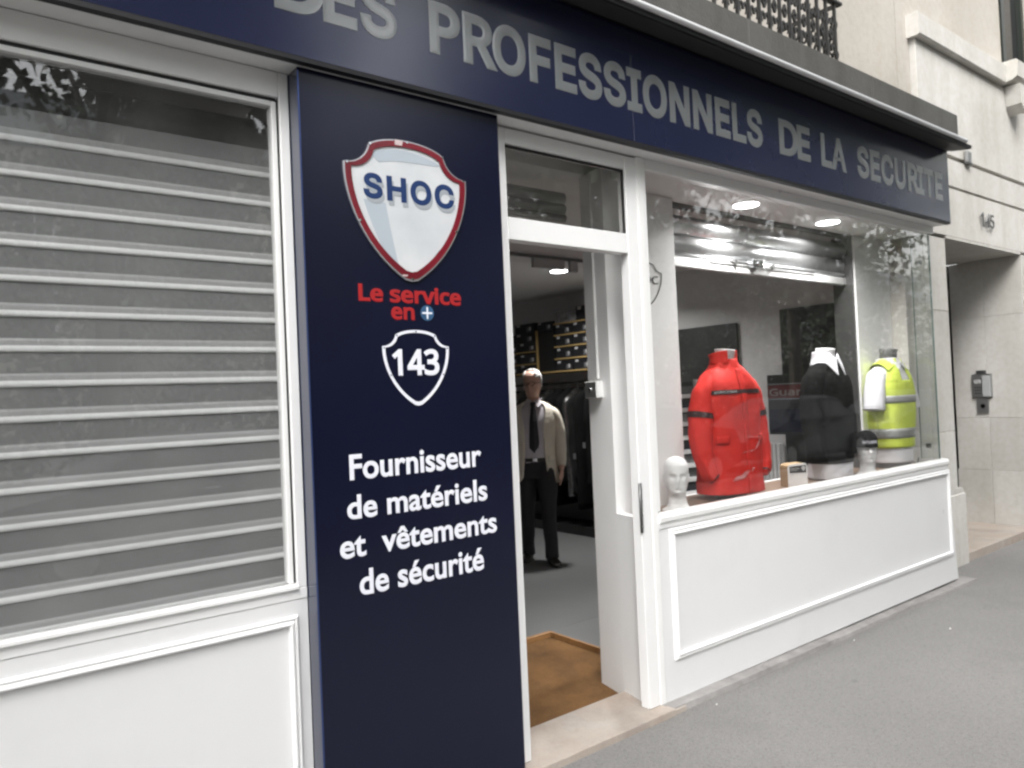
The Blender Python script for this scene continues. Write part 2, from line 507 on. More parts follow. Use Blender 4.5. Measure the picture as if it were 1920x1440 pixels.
def text_data(body, bold=0.03, font='gill', space=1.0, res=5):
    """verts as (x, height, depth 0..1) and faces of a line of text at size 1"""
    c = bpy.data.curves.new('text', 'FONT')
    c.body = body
    if FONTS.get(font): c.font = FONTS[font]
    c.size = 1.0
    c.bevel_depth = bold
    c.bevel_resolution = 0
    c.resolution_u = res
    c.space_character = space
    o = bpy.data.objects.new('text', c)
    COL.objects.link(o)
    dg = bpy.context.evaluated_depsgraph_get()
    dg.update()
    me = bpy.data.meshes.new_from_object(o.evaluated_get(dg))
    bm = bmesh.new(); bm.from_mesh(me)
    bmesh.ops.remove_doubles(bm, verts=bm.verts[:], dist=2e-4)
    bm.verts.index_update()
    lo = min(p.co.z for p in bm.verts); hi = max(p.co.z for p in bm.verts); d_ = max(hi - lo, 1e-6)
    v = [(p.co.x, p.co.y, (p.co.z - lo) / d_) for p in bm.verts]
    f = [tuple(q.index for q in p.verts) for p in bm.faces]
    bm.free()
    bpy.data.objects.remove(o); bpy.data.curves.remove(c); bpy.data.meshes.remove(me)
    return v, f

def text(name, body, x0, x1, z0, z1, y, mtl, parent=None, bold=0.03, thick=0.0008, space=1.0, mapf=None, font='gill'):
    v, f = text_data(body, bold, font, space)
    ax = [p[0] for p in v]; az_ = [p[1] for p in v]
    lx, hx, lz, hz = min(ax), max(ax), min(az_), max(az_)
    vv = []
    for a, b, d_ in v:
        X = x0 + (a - lx) / (hx - lx) * (x1 - x0)
        Z = z0 + (b - lz) / (hz - lz) * (z1 - z0)
        vv.append(mapf(X, Z, d_) if mapf else (X, y - d_ * thick, Z))
    return mk(name, vv, f, mtl, parent)

# ---- soft bodies: a tube with elliptical sections along a path
class Tube:
    def __init__(s, ctrl, amp=0.0, freq=6.0, seed=0.0, fold=0.0):
        s.c = [tuple(c) + ((2.0,) if len(c) == 5 else ()) for c in ctrl]
        s.amp, s.freq, s.seed, s.fold = amp, freq, seed, fold
    def at(s, u):
        n = len(s.c) - 1
        t = max(0.0, min(0.999999, u)) * n
        i = int(t); t -= i
        p0, p1, p2, p3 = s.c[max(0, i - 1)], s.c[i], s.c[i + 1], s.c[min(n, i + 2)]
        o = []
        for k in range(6):
            a, b, c, d = p0[k], p1[k], p2[k], p3[k]
            o.append(0.5 * (2 * b + (c - a) * t + (2 * a - 5 * b + 4 * c - d) * t * t + (3 * b - a - 3 * c + d) * t ** 3))
        return o
    def pt(s, u, th, off=0.0):
        c = s.at(u)
        a, b = s.at(min(1, u + .01)), s.at(max(0, u - .01))
        T = Vector((a[0] - b[0], a[1] - b[1], a[2] - b[2])).normalized()
        Y = Vector((0, 1, 0)); Y = (Y - T * Y.dot(T)).normalized()
        X = Y.cross(T).normalized()
        if T.z < 0: X = -X
        e = 2.0 / max(1.2, c[5])
        cs, sn = math.cos(th), math.sin(th)
        x = math.copysign(abs(cs) ** e, cs); y = math.copysign(abs(sn) ** e, sn)
        p = Vector(c[:3]) + X * (x * c[3]) + Y * (y * c[4])
        nrm = (X * (x / max(c[3], 1e-4)) + Y * (y / max(c[4], 1e-4))).normalized()
        d = off
        if s.amp:
            q = Vector((p.x * s.freq, p.y * s.freq, p.z * s.freq * .55)) + Vector((s.seed, 0, s.seed))
            d += s.amp * noise.fractal(q, 0.9, 2.2, 3)
        if s.fold:
            d += s.fold * math.sin(th * 5 + s.seed + 2.5 * noise.noise(Vector((u * 3, s.seed, 0)))) * (u if True else 1)
        return p + nrm * d
    def mesh(s, name, mtl, parent=None, nu=40, nt=36, u0=0.0, u1=1.0, t0=0.0, t1=2 * math.pi, off=0.0, cap=True, thick=0.0):
        closed = abs((t1 - t0) - 2 * math.pi) < 1e-6
        cols = nt if closed else nt + 1
        v = []; f = []
        for i in range(nu + 1):
            u = u0 + (u1 - u0) * i / nu
            for j in range(cols):
                v.append(s.pt(u, t0 + (t1 - t0) * j / nt, off))
        for i in range(nu):
            for j in range(nt):
                k = (j + 1) % cols if closed else j + 1
                f.append((i * cols + j, i * cols + k, (i + 1) * cols + k, (i + 1) * cols + j))
        if cap and closed:
            f.append(tuple(range(cols))[::-1])
            f.append(tuple(nu * cols + j for j in range(cols)))
        o = mk(name, v, f, mtl, parent, smooth=True)
        bm = bmesh.new(); bm.from_mesh(o.data)
        bmesh.ops.recalc_face_normals(bm, faces=bm.faces[:])
        bm.to_mesh(o.data); bm.free()
        if thick:
            md = o.modifiers.new('thickness', 'SOLIDIFY'); md.thickness = thick; md.offset = 0
        return o

def dup(o, **kw):
    c = o.copy(); COL.objects.link(c)
    for ch in o.children:
        d = ch.copy(); COL.objects.link(d); d.parent = c
        for g in ch.children:
            e = g.copy(); COL.objects.link(e); e.parent = d
    return c


# ================================================================== GROUND
tag(box('pavement', (-40, -5.2, -0.20), (60, 0.6, -0.030), M['asphalt']), kind='structure')
tag(box('kerb', (-40, -5.5, -0.20), (60, -5.203, -0.028), M['kerb'], bev=.01), kind='structure')
tag(box('road', (-120, -19, -0.30), (160, -5.503, -0.16), M['road']), kind='structure')
tag(box('far_pavement', (-120, -70, -0.20), (160, -19.003, -0.03), M['asphalt']), kind='structure')

# cement strip at the foot of the shop front (a real low step)
bm = bmesh.new()
nx = 60
top = []; front = []
for i in range(nx + 1):
    x = 2.80 + (6.36 - 2.80) * i / nx
    w = 0.062 + 0.014 * noise.noise(Vector((x * 2.2, 3, 0))) + 0.006 * noise.noise(Vector((x * 9, 3, 0)))
    z = 0.004 + 0.004 * noise.noise(Vector((x * 4, 0, 0)))
    z = z - 0.022 * max(0, (x - 2.8) / 3.56)
    top.append((x, 0.10, z + .001)); front.append((x, -w, z - .004))
v = [bm.verts.new(p) for p in top] + [bm.verts.new(p) for p in front] + [bm.verts.new((p[0], p[1] - .008, -0.04)) for p in front]
for i in range(nx):
    bm.faces.new((v[i], v[i + 1], v[nx + 1 + i + 1], v[nx + 1 + i]))
    bm.faces.new((v[nx + 1 + i], v[nx + 2 + i], v[2 * nx + 3 + i], v[2 * nx + 2 + i]))
tag(from_bm('cement_strip', bm, M['cement']), kind='structure')

# door threshold of pinkish stone
th = box('threshold', (1.0, -0.075, -0.06), (2.815, 0.25, 0.002), M['threshold'], bev=0.006, seg=2)
tag(th, kind='structure')
tag(box('threshold', (2.818, -0.070, -0.06), (2.90, 0.20, -0.006), M['threshold'], bev=0.006, seg=2), kind='structure')

# small scraps on the asphalt
tag(th, kind='structure')
for i, (x, y, s_, lab) in enumerate(((2.30, -.42, .018, 'largest pale scrap of litter on the asphalt nearest the doorway'), (2.22, -.52, .006, 'small pale scrap on the asphalt beside the largest scrap'), (3.05, -.13, .007, 'pale scrap by the cement strip under the left end of the panel'), (4.4, -.12, .007, 'pale scrap by the cement strip under the middle of the panel'), (5.0, -.42, .011, 'pale scrap farthest out on the asphalt past the middle of the panel'))):
    pts = [(x + s_ * math.cos(a) * random.uniform(.4, 1.2), y + .5 * s_ * math.sin(a) * random.uniform(.5, 1.1)) for a in (0.2, 1.4, 2.7, 3.9, 5.2)]
    vv = [(a, b, -0.0295) for a, b in pts] + [(a, b, -0.026 + random.uniform(0, .003)) for a, b in pts]
    o = mk('paper_scrap', vv, [(4, 3, 2, 1, 0), (5, 6, 7, 8, 9)] + [(k, (k + 1) % 5, 5 + (k + 1) % 5, 5 + k) for k in range(5)], M['litter'])
    tag(o, lab, 'litter', 'scraps of litter on the pavement')

# ================================================================== INTERIOR SHELL
X_L, X_R, Y_B, ZC = -2.6, 6.0, 5.4, 2.70
tag(boxes('shop_floor', [((X_L, 1.28, -0.12), (X_R, Y_B, 0.0)), ((3.19, 0.55, -0.12), (X_R, 1.277, 0.0)), ((X_L, 0.252, -0.12), (1.75, 1.277, 0.0))], M['tile']), kind='structure')
tag(boxes('shop_ceiling', [((X_L, 0.42, ZC), (6.6, Y_B, ZC + .12)), ((2.86, 0.03, 2.625), (6.03, 0.36, 2.68))], M['ceil']), kind='structure')
tag(box('back_wall', (X_L, Y_B, 0), (X_R, Y_B + .1, ZC), M['wallwhite']), kind='structure')
tag(box('side_wall', (X_R, 0.50, 0), (X_R + .1, Y_B, ZC), M['wallwhite']), kind='structure')
tag(box('inner_wall', (X_L - .1, 0.42, 0), (X_L, Y_B, ZC), M['wallwhite']), kind='structure')
# dark beam over the door inside
tag(box('ceiling_beam', (1.4, 1.9, 2.58), (5.2, 2.1, 2.697), M['wallwhite']), kind='structure')

# mat well
mw_ = thing('door_mat', 'brown coir mat sunk in a wooden frame inside the doorway', 'door mat', (2.4, .75, -.03))
def ch(o, p):   # parent keeping world placement for things whose Empty is moved
    o.parent = p
    o.matrix_parent_inverse = p.matrix_basis.inverted()
    return o
bpy.context.view_layer.update()
ch(box('mat', (1.775, 0.262, -0.09), (3.165, 1.245, -0.028), M['coir']), mw_)
for a, b in (((1.752, 1.247, -0.09), (3.188, 1.277, 0.003)), ((3.167, 0.253, -0.09), (3.187, 1.245, 0.003)), ((1.752, 0.253, -0.09), (1.773, 1.245, 0.003))):
    ch(box('edge_strip', a, b, M['woodtrim'], bev=.002), mw_)

# ================================================================== UPPER BUILDING (cream wall above the shop, balcony slab, railing)
ub = thing('shop_building', 'cream limestone wall and grey balcony slab above the navy shop sign', 'building')
box('wall', (-6, 0.25, 3.30), (6.19, 0.7, 9.0), M['stone_cream'], ub)
box('wall', (6.205, 0.252, 3.30), (6.42, 0.7, 9.0), M['stone_cream'], ub)
box('wall', (-6, 0.12, 2.80), (6.40, 0.7, 3.245), M['stone'], ub)
box('pier', (-6, 0.10, 0), (-1.9, 0.6, 2.79), M['stone'], ub)
slab_cuts = [-6, -3.2, -1.0, 0.6, 2.05, 3.42, 4.72, 5.98]
for a, b in zip(slab_cuts[:-1], slab_cuts[1:]):
    box('balcony_slab', (a + .001, -0.25, 3.255), (b - .001, 0.247, 3.430), M['stone_grey'], ub, bev=.006)

rail = thing('balcony_railing', 'black wrought-iron railing with scrolls standing on the grey balcony slab', 'railing', (2.0, -0.17, 3.43))
RX0, RX1, RY, RZ0, RZ1 = -2.5, 4.50, -0.17, 3.445, 3.835
def w2r(x, y, z): return (x - 2.0, y + 0.17, z - 3.43)
boxes('handrail', [(w2r(RX0, RY - .02, RZ1), w2r(RX1 + .02, RY + .02, RZ1 + .022))], M['ironblack'], rail, bev=.004)
boxes('bottom_rail', [(w2r(RX0, RY - .01, RZ0), w2r(RX1, RY + .01, RZ0 + .02))], M['ironblack'], rail)
boxes('side_rail', [(w2r(RX1 - .012, RY + .02, RZ1), w2r(RX1 + .012, 0.24, RZ1 + .02)), (w2r(RX1 - .01, RY + .01, RZ0), w2r(RX1 + .01, 0.24, RZ0 + .02))], M['ironblack'], rail)
bal = None; scr = None
def scroll_mesh():
    bm = bmesh.new()
    def strip(pts, r=.0055):
        prev = None
        for i, (x, z) in enumerate(pts):
            q = [bm.verts.new((x + a, b, z + c)) for a, b, c in ((-r, -r, 0), (r, -r, 0), (r, r, 0), (-r, r, 0))] if False else None
        # tube of square section along pts
        for i in range(len(pts) - 1):
            (x0, z0), (x1, z1) = pts[i], pts[i + 1]
            dx, dz = x1 - x0, z1 - z0
            L = math.hypot(dx, dz) or 1
            nx_, nz_ = -dz / L * r, dx / L * r
            vs = [bm.verts.new(c) for c in ((x0 + nx_, -r, z0 + nz_), (x0 - nx_, -r, z0 - nz_), (x1 - nx_, -r, z1 - nz_), (x1 + nx_, -r, z1 + nz_),
                                            (x0 + nx_, r, z0 + nz_), (x0 - nx_, r, z0 - nz_), (x1 - nx_, r, z1 - nz_), (x1 + nx_, r, z1 + nz_))]
            for f in ((0, 1, 2, 3), (7, 6, 5, 4), (0, 3, 7, 4), (1, 5, 6, 2)):
                bm.faces.new([vs[k] for k in f])
    for s in (1, -1):
        for zc, dr in ((.09, 1), (.29, -1)):
            pts = []
            for i in range(15):
                a = i / 14 * 4.6
                r_ = .030 * (1 - .62 * i / 14)
                pts.append((s * (.004 + .018 - r_ * math.cos(a) * .7), zc + dr * r_ * math.sin(a) * 1.5))
            strip(pts)
    strip([(-.016, .19), (0, .225), (.016, .19), (0, .155), (-.016, .19)], .006)
    me = bpy.data.meshes.new('scroll')
    bm.to_mesh(me); bm.free()
    me.materials.append(M['ironblack'])
    return me
sm = scroll_mesh()
bmm = bmesh.new(); bmbox(bmm, (-.008, -.008, 0), (.008, .008, RZ1 - RZ0)); bme = bpy.data.meshes.new('baluster'); bmm.to_mesh(bme); bmm.free(); bme.materials.append(M['ironblack'])
x = RX0 + .05; k = 0
while x < RX1 + .001:
    o = bpy.data.objects.new('baluster', bme); link(o, rail); o.location = w2r(x, RY, RZ0)
    if x + .05 < RX1:
        o = bpy.data.objects.new('scroll', sm); link(o, rail); o.location = w2r(x + .05, RY, RZ0)
    x += 0.1; k += 1
for yy in (-.07, .03, .13):
    o = bpy.data.objects.new('baluster', bme); link(o, rail); o.location = w2r(RX1, yy, RZ0)
    o = bpy.data.objects.new('scroll', sm); link(o, rail); o.location = w2r(RX1, yy - .05, RZ0); o.rotation_euler = (0, 0, R(90))

# ================================================================== CANOPY + FASCIA
can = thing('metal_canopy', 'thin dark metal canopy with a bright rolled edge over the shop sign', 'canopy')
extrude_profile('canopy_sheet', [(-0.120, 3.228), (-0.262, 3.205), (-0.275, 3.198), (-0.278, 3.224), (-0.262, 3.236), (0.10, 3.250), (0.10, 3.232)], -6, 6.13, M['lip'], can)
prof = [(-0.283 + .015 * math.cos(a), 3.2365 + .0145 * math.sin(a)) for a in [i * math.pi * 2 / 14 for i in range(14)]]
extrude_profile('rolled_edge', prof, -6, 6.02, mat('edge_highlight_white', (0.86, 0.86, 0.88), rough=0.35), can, smooth=True)  # diffuse white puts the bead's bright highlight into its colour
extrude_profile('underside_tray', [(-0.135, 3.2205), (-0.262, 3.200), (-0.262, 3.203), (-0.135, 3.2235)], -6, 6.128, mat('grey_tray', (0.03, .03, .03), rough=.6), can)

fs = thing('fascia_sign', 'long navy shop sign reading DES PROFESSIONNELS DE LA SECURITE in grey capitals', 'shop sign')
cuts = [-6, -2.3, 0.20, 2.655, 4.60, 6.10]
for a, b in zip(cuts[:-1], cuts[1:]):
    box('sign_panel', (a + .0008, -0.120, 2.690), (b - .0008, -0.100, 3.222), M['navyfascia'], fs, bev=.0008)
box('end_panel', (6.087, -0.0995, 2.690), (6.0995, 0.115, 3.222), M['navyfascia'], fs)
box('lower_lip', (-6, -0.1195, 2.674), (6.0985, -0.088, 2.6895), M['lip'], fs)
box('soffit', (-6, -0.087, 2.676), (6.0985, 0.13, 2.6895), M['white'], fs)
words_ = [('DES', .9475, 1.405), ('PROFESSIONNELS', 1.545, 3.70), ('DE', 3.862, 4.185), ('LA', 4.305, 4.60), ('SECURITE', 4.735, 5.985)]
def width_of(body, font='inter'):
    v, f = text_data(body, 0.0, font)
    return max(p[0] for p in v) - min(p[0] for p in v)
WHH = width_of('HH')
adv = {c: width_of('H' + c + 'H') - WHH for c in 'DESPROFINLACUT'}
gly = {c: text_data(c, .032, 'noto' if c in 'RPD' else 'inter') for c in adv}
for w, xa, xb in words_:
    cur = 0.0; place = []
    for c in w:
        v, f = gly[c]
        place.append((c, cur)); cur += adv[c] + .018
    first = min(p[0] for p in gly[w[0]][0]); last = place[-1][1] + max(p[0] for p in gly[w[-1]][0])
    for c, x_ in place:
        v, f = gly[c]
        hz = max(p[1] for p in gly['E'][0]); lz = min(p[1] for p in gly['E'][0])
        rh = (max(p[1] for p in v) - min(p[1] for p in v)) / (hz - lz) if c in 'RPD' else 1.0
        vv = [(xa + (x_ + p[0] - first) / (last - first) * (xb - xa), -0.1206 - p[2] * .0015, 2.832 + (p[1] - lz) / (hz - lz) / rh * .203) for p in v]
        mk('letter', vv, f, M['silver_letter'], fs)

# ================================================================== PILASTER SIGN
pl = thing('pillar_sign', 'tall navy pillar panel with shield emblem, number 143 and white French lettering', 'sign panel')
box('front_panel', (1.034, -0.0800, -0.06), (1.884, -0.074, 2.672), M['navy'], pl, bev=.0015)
boxes('side_panel', [((1.036, -0.0735, -0.06), (1.040, 0.02, 2.671))], M['navyside'], pl)
boxes('side_panel', [((1.878, -0.0735, -0.06), (1.882, 0.06, 2.671))], M['navyside'], pl)
box('corner_trim', (1.0325, -0.0825, -0.05), (1.0375, -0.0805, 2.66), mat('blue_edge_trim', (.05, .08, .22), rough=.2, metal=.5), pl)

def arc(cx, cz, r, a0, a1, n=10, sx=1.0):
    return [(cx + r * sx * math.cos(a0 + (a1 - a0) * i / n), cz + r * math.sin(a0 + (a1 - a0) * i / n)) for i in range(n + 1)]

def bez(p0, p1, p2, p3, n=14):
    o = []
    for i in range(n + 1):
        t = i / n; s = 1 - t
        o.append((s ** 3 * p0[0] + 3 * s * s * t * p1[0] + 3 * s * t * t * p2[0] + t ** 3 * p3[0],
                  s ** 3 * p0[1] + 3 * s * s * t * p1[1] + 3 * s * t * t * p2[1] + t ** 3 * p3[1]))
    return o

def shield(cx, ztop, w, h, k=1.0, dz=0.0):
    """half width w, height h, heater shield with scooped upper corners"""
    def pt(a, b): return (cx + a * w * k, ztop - h * .42 + (h * .42 - b * h) * k + dz)
    half = bez((0, 0.0), (.25, -.002), (.48, .025), (.61, .065), 8)             # top edge, bowed
    half += bez((.61, .065), (.64, .14), (.78, .215), (1.0, .215), 9)[1:]       # scooped corner
    half += bez((1.0, .215), (1.03, .42), (.80, .78), (.10, .99), 18)[1:]       # side
    half += [(0.0, 1.0)]
    pts = [pt(a, b) for a, b in half] + [pt(-a, b) for a, b in half[-2:0:-1]]
    return pts

em = ch  # alias
so = shield(1.447, 2.487, .259, .523)
s1 = shield(1.447, 2.487, .259, .523, .978)
s2 = shield(1.447, 2.487, .259, .523, .885)
emb = prism('shield_emblem', shield(1.447, 2.487, .259, .523, .905), -0.0850, -0.0808, mat('pale_emblem_face', (.50, .53, .56), rough=.3, col2=(.66, .67, .68), scale=3.0), pl)
ringprism('silver_edge', so, s1, -0.0880, -0.0808, mat('silver_edge', (.62, .62, .66), rough=.25, metal=.7), emb)
ringprism('red_rim', s1, s2, -0.0895, -0.0808, M['crimson'], emb)
# flat blue-grey swoosh and dark glints on the shield face
prism('grey_swoosh', bez((1.262, 2.25), (1.30, 2.12), (1.36, 2.02), (1.402, 1.985), 8) + bez((1.402, 1.985), (1.385, 2.06), (1.365, 2.15), (1.35, 2.245), 8)[1:], -0.0858, -0.0852, M['vinyl_pale'], emb)
prism('grey_cap', bez((1.292, 2.42), (1.38, 2.462), (1.50, 2.458), (1.598, 2.415), 10) + bez((1.598, 2.415), (1.50, 2.405), (1.40, 2.415), (1.33, 2.39), 10)[1:], -0.0858, -0.0852, M['vinyl_pale'], emb)
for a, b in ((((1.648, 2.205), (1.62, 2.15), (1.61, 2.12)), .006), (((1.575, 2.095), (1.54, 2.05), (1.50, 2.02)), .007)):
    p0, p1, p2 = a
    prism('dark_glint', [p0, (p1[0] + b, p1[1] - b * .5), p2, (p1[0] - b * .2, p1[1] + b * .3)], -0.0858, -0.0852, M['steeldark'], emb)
# rim highlights and studs
studs = [(1.293, 2.452), (1.601, 2.452), (1.200, 2.372), (1.694, 2.372), (1.243, 2.17), (1.652, 2.17), (1.447, 1.973), (1.447, 2.482)]
for (sx, sz) in studs:
    cyl('stud', (sx, -0.0905, sz), .0045, .003, M['chrome'], emb, 'Y', 10)
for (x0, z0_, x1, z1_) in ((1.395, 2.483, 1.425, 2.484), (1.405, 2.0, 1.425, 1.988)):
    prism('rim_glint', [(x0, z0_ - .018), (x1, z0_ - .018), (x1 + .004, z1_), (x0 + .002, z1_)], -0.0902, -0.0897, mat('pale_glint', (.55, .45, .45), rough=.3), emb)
text('emblem_lettering', 'SHOC', 1.270, 1.655, 2.238, 2.330, -0.0857, M['vinyl_grey'], emb, bold=.032, font='inter', space=1.12)
text('emblem_lettering', 'SHOC', 1.262, 1.650, 2.254, 2.348, -0.0862, M['vinyl_blue'], emb, bold=.032, font='inter', space=1.12)
Y1 = -0.0806
text('lettering', 'Le service', 1.229, 1.666, 1.884, 1.948, Y1, M['vinyl_red'], pl, bold=.034, font='noto')
text('lettering', 'en', 1.357, 1.455, 1.822, 1.870, Y1, M['vinyl_red'], pl, bold=.034, font='noto')
cyl('plus_badge', (1.510, -0.0807, 1.851), .029, .0008, M['vinyl_teal'], pl, 'Y', 32)
boxes('plus_mark', [((1.488, -.0818, 1.8475), (1.532, -.0813, 1.8545)), ((1.5065, -.0824, 1.829), (1.5135, -.08185, 1.873))], M['vinyl_white'], pl)
n1 = shield(1.457, 1.786, .142, .280)
n2 = shield(1.457, 1.786, .142, .280, .912)
nsh = ringprism('number_shield', n1, n2, -0.0818, -0.0806, M['vinyl_white'], pl)
for (sx, sz) in ((1.457, 1.780), (1.376, 1.765), (1.538, 1.765), (1.322, 1.719), (1.592, 1.719), (1.346, 1.62), (1.570, 1.62)):
    cyl('stud', (sx, -0.0823, sz), .003, .0008, M['navyside'], nsh, 'Y', 8)
text('lettering', '143', 1.353, 1.554, 1.617, 1.716, Y1, M['vinyl_white'], pl, bold=.028, font='noto')
for body, a, b, z0_, z1_ in (('Fournisseur', 1.169, 1.731, 1.257, 1.347), ('de matériels', 1.154, 1.752, 1.122, 1.207),
                            ('et  vêtements', 1.122, 1.792, 0.991, 1.074), ('de sécurité', 1.190, 1.722, 0.855, 0.946)):
    text('lettering', body, a, b, z0_, z1_, Y1, M['vinyl_white'], pl, bold=.023)

# ================================================================== LEFT WINDOW
lw = thing('shuttered_window', 'large window beside the navy pillar, grey slatted shutter lowered behind its glass', 'window')
LX0 = -1.9
box('sill_rail', (LX0, 0.0, 0.868), (1.034, 0.06, 0.905), M['white'], lw, bev=.004, seg=2)
extrude_profile('sill_cap', [(-0.012, 0.905), (-0.012, 0.915), (-0.006, 0.921), (0.012, 0.921), (0.012, 0.905)], LX0, 0.9995, M['white_gloss'], lw)
box('lower_panel', (LX0, 0.003, -0.03), (1.034, 0.05, 0.867), M['panel'], lw)
moulding('moulding', LX0 + .06, 0.998, 0.10, 0.817, 0.002, M['white'], lw, w=.036, d=.017)
box('jamb', (1.000, 0.001, 0.9055), (1.0345, 0.06, 2.674), M['white'], lw, bev=.003)
box('header', (LX0, 0.001, 2.585), (0.999, 0.06, 2.674), M['white'], lw, bev=.003)
fr = [((0.975, 0.010, 0.922), (0.992, 0.050, 2.572)), ((LX0, 0.010, 2.555), (0.9745, 0.050, 2.572))]
for a, b in fr:
    box('glazing_bead', a, b, M['white_gloss'], lw, bev=.002)
box('seal', (0.9925, 0.014, 0.922), (0.9995, 0.03, 2.58), M['seal'], lw)
box('seal', (LX0, 0.014, 2.5725), (0.992, 0.03, 2.5845), M['seal'], lw)
box('pane', (LX0, 0.030, 0.921), (0.9748, 0.036, 2.5548), M['glass_hazy'], lw)
# shutter of profiled slats
sh = thing('slatted_shutter', 'grey roller shutter lowered behind the window glass beside the navy pillar', 'roller shutter')
pitch_ = 0.1030
def slat_mesh(x0, x1):
    prof = [(.001, 0), (-.004, .0008), (-.0062, .004), (-.0064, .010), (-.0050, .016), (-.0030, .020), (-.0030, .0215), (-.0028, .034), (-.001, .0405), (0, .042), (0, .1028)]
    v = [(x0, y, z) for y, z in prof] + [(x1, y, z) for y, z in prof]
    k = len(prof)
    me = bpy.data.meshes.new('slat')
    me.from_pydata(v, [], [(i, i + 1, k + i + 1, k + i) for i in range(k - 1)])
    for q in ('slat', 'slatmid', 'slatrib'):
        me.materials.append(M[q])
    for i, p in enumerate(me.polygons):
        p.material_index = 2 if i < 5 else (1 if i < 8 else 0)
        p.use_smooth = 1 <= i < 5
    return me
slm = slat_mesh(LX0, 1.03)
z = 0.921 + 0.0
base_rib = 1.0035          # lowest rib centre seen through the glass
k0 = base_rib - .010
for k in range(-1, 14):
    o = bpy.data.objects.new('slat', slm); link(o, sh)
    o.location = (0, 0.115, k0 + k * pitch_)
box('bottom_bar', (LX0, 0.116, 0.70), (1.03, 0.13, k0 - pitch_ - .002), M['slat'], sh)
cyl('roller_drum', ((LX0 + 1.03) / 2, 0.26, 2.50), .085, 1.03 - LX0, M['steeldark'], sh, 'X', 28)
# unlit room behind: a black back sheet puts its darkness into the colour
tag(box('window_recess', (1.036, 0.06, 0), (1.75, 0.42, 2.67), M['wallwhite']), kind='structure')
tag(box('recess_back', (LX0 - .1, 0.55, 0.0), (1.03, 0.60, 2.66), M['blackboard']), kind='structure')

# ================================================================== DOORWAY
dw = thing('door_frame', 'white door frame with glazed transom between the navy pillar and display window', 'door frame')
box('jamb', (1.885, 0.0, 0.003), (1.982, 0.055, 2.666), M['white'], dw, bev=.003)
box('jamb', (2.712, 0.0, 0.003), (2.790, 0.055, 2.666), M['white'], dw, bev=.003)
box('header', (1.983, 0.0005, 2.600), (2.7115, 0.055, 2.666), M['white'], dw, bev=.002)
box('transom_bar', (1.983, 0.0005, 2.190), (2.7115, 0.055, 2.286), M['white'], dw, bev=.003)
box('transom_pane', (1.983, 0.024, 2.287), (2.7115, 0.030, 2.599), M['glass'], dw)
boxes('seal', [((1.983, 0.012, 2.590), (2.7115, 0.022, 2.5995)), ((2.703, 0.012, 2.287), (2.7115, 0.022, 2.589))], M['seal'], dw)
hg = box('hinge', (2.712, -0.0065, 0.845), (2.724, -0.0005, 1.085), M['steel'], dw, bev=.002)
hg['label'] = 'brushed steel hinge plate'
for zz in (.875, .93, 1.0, 1.055):
    cyl('screw', (2.718, -0.0075, zz), .0035, .002, M['chrome'], hg, 'Y', 8)
cyl('knuckle', (2.7095, -0.003, .965), .006, .235, M['steeldark'], hg, 'Z', 12)

# white partition between the doorway and the display window
pt_ = thing('partition_wall', 'white partition between doorway and display window carrying a small key switch', 'partition')
def quad_wall(name, x0, y0, x1, y1, z0, z1, t, mtl, parent):
    dx, dy = x1 - x0, y1 - y0
    L = math.hypot(dx, dy); nx_, ny_ = dy / L * t, -dx / L * t
    pts = [(x0, y0), (x1, y1), (x1 + nx_, y1 + ny_), (x0 + nx_, y0 + ny_)]
    v = [(a, b, z0) for a, b in pts] + [(a, b, z1) for a, b in pts]
    o = mk(name, v, [(3, 2, 1, 0), (4, 5, 6, 7), (0, 1, 5, 4), (1, 2, 6, 5), (2, 3, 7, 6), (3, 0, 4, 7)], mtl, parent)
    bm = bmesh.new(); bm.from_mesh(o.data); bmesh.ops.recalc_face_normals(bm, faces=bm.faces[:]); bm.to_mesh(o.data); bm.free()
    return o
fx = lambda y: 2.752 + (y - 0.056) * (2.852 - 2.752) / (.465 - .056)
quad_wall('lower_board', 2.752, 0.056, fx(.245), .245, -0.004, 0.905, .05, M['white'], pt_)
quad_wall('post', fx(.2455), .2455, 2.852, .465, -0.09, 2.695, .16, M['white'], pt_)
box('post', (2.86, 0.305, 0.886), (3.425, 0.335, 2.62), M['white'], pt_)
box('conduit', (fx(.36) - .012, .352, 1.60), (fx(.36) + .004, .366, 2.69), M['white_gloss'], pt_, bev=.003)
ks = thing('key_switch', 'small square steel key switch on the white partition at the doorway', 'key switch')
kx = fx(.37)
box('housing', (kx - .052, .325, 1.50), (kx + .005, .415, 1.587), M['white_gloss'], ks, bev=.003)
box('face_plate', (kx - .056, .329, 1.504), (kx - .0525, .411, 1.583), M['steel'], ks, bev=.001)
kh = cyl('lock_barrel', (kx - .059, .37, 1.545), .011, .008, M['chrome'], ks, 'X', 16)
box('key_slot', (kx - .0642, .3685, 1.529), (kx - .0632, .3715, 1.553), M['seal'], kh)
box('face_plate', (kx - .048, .3235, 1.506), (kx - .002, .3247, 1.581), M['white'], ks)

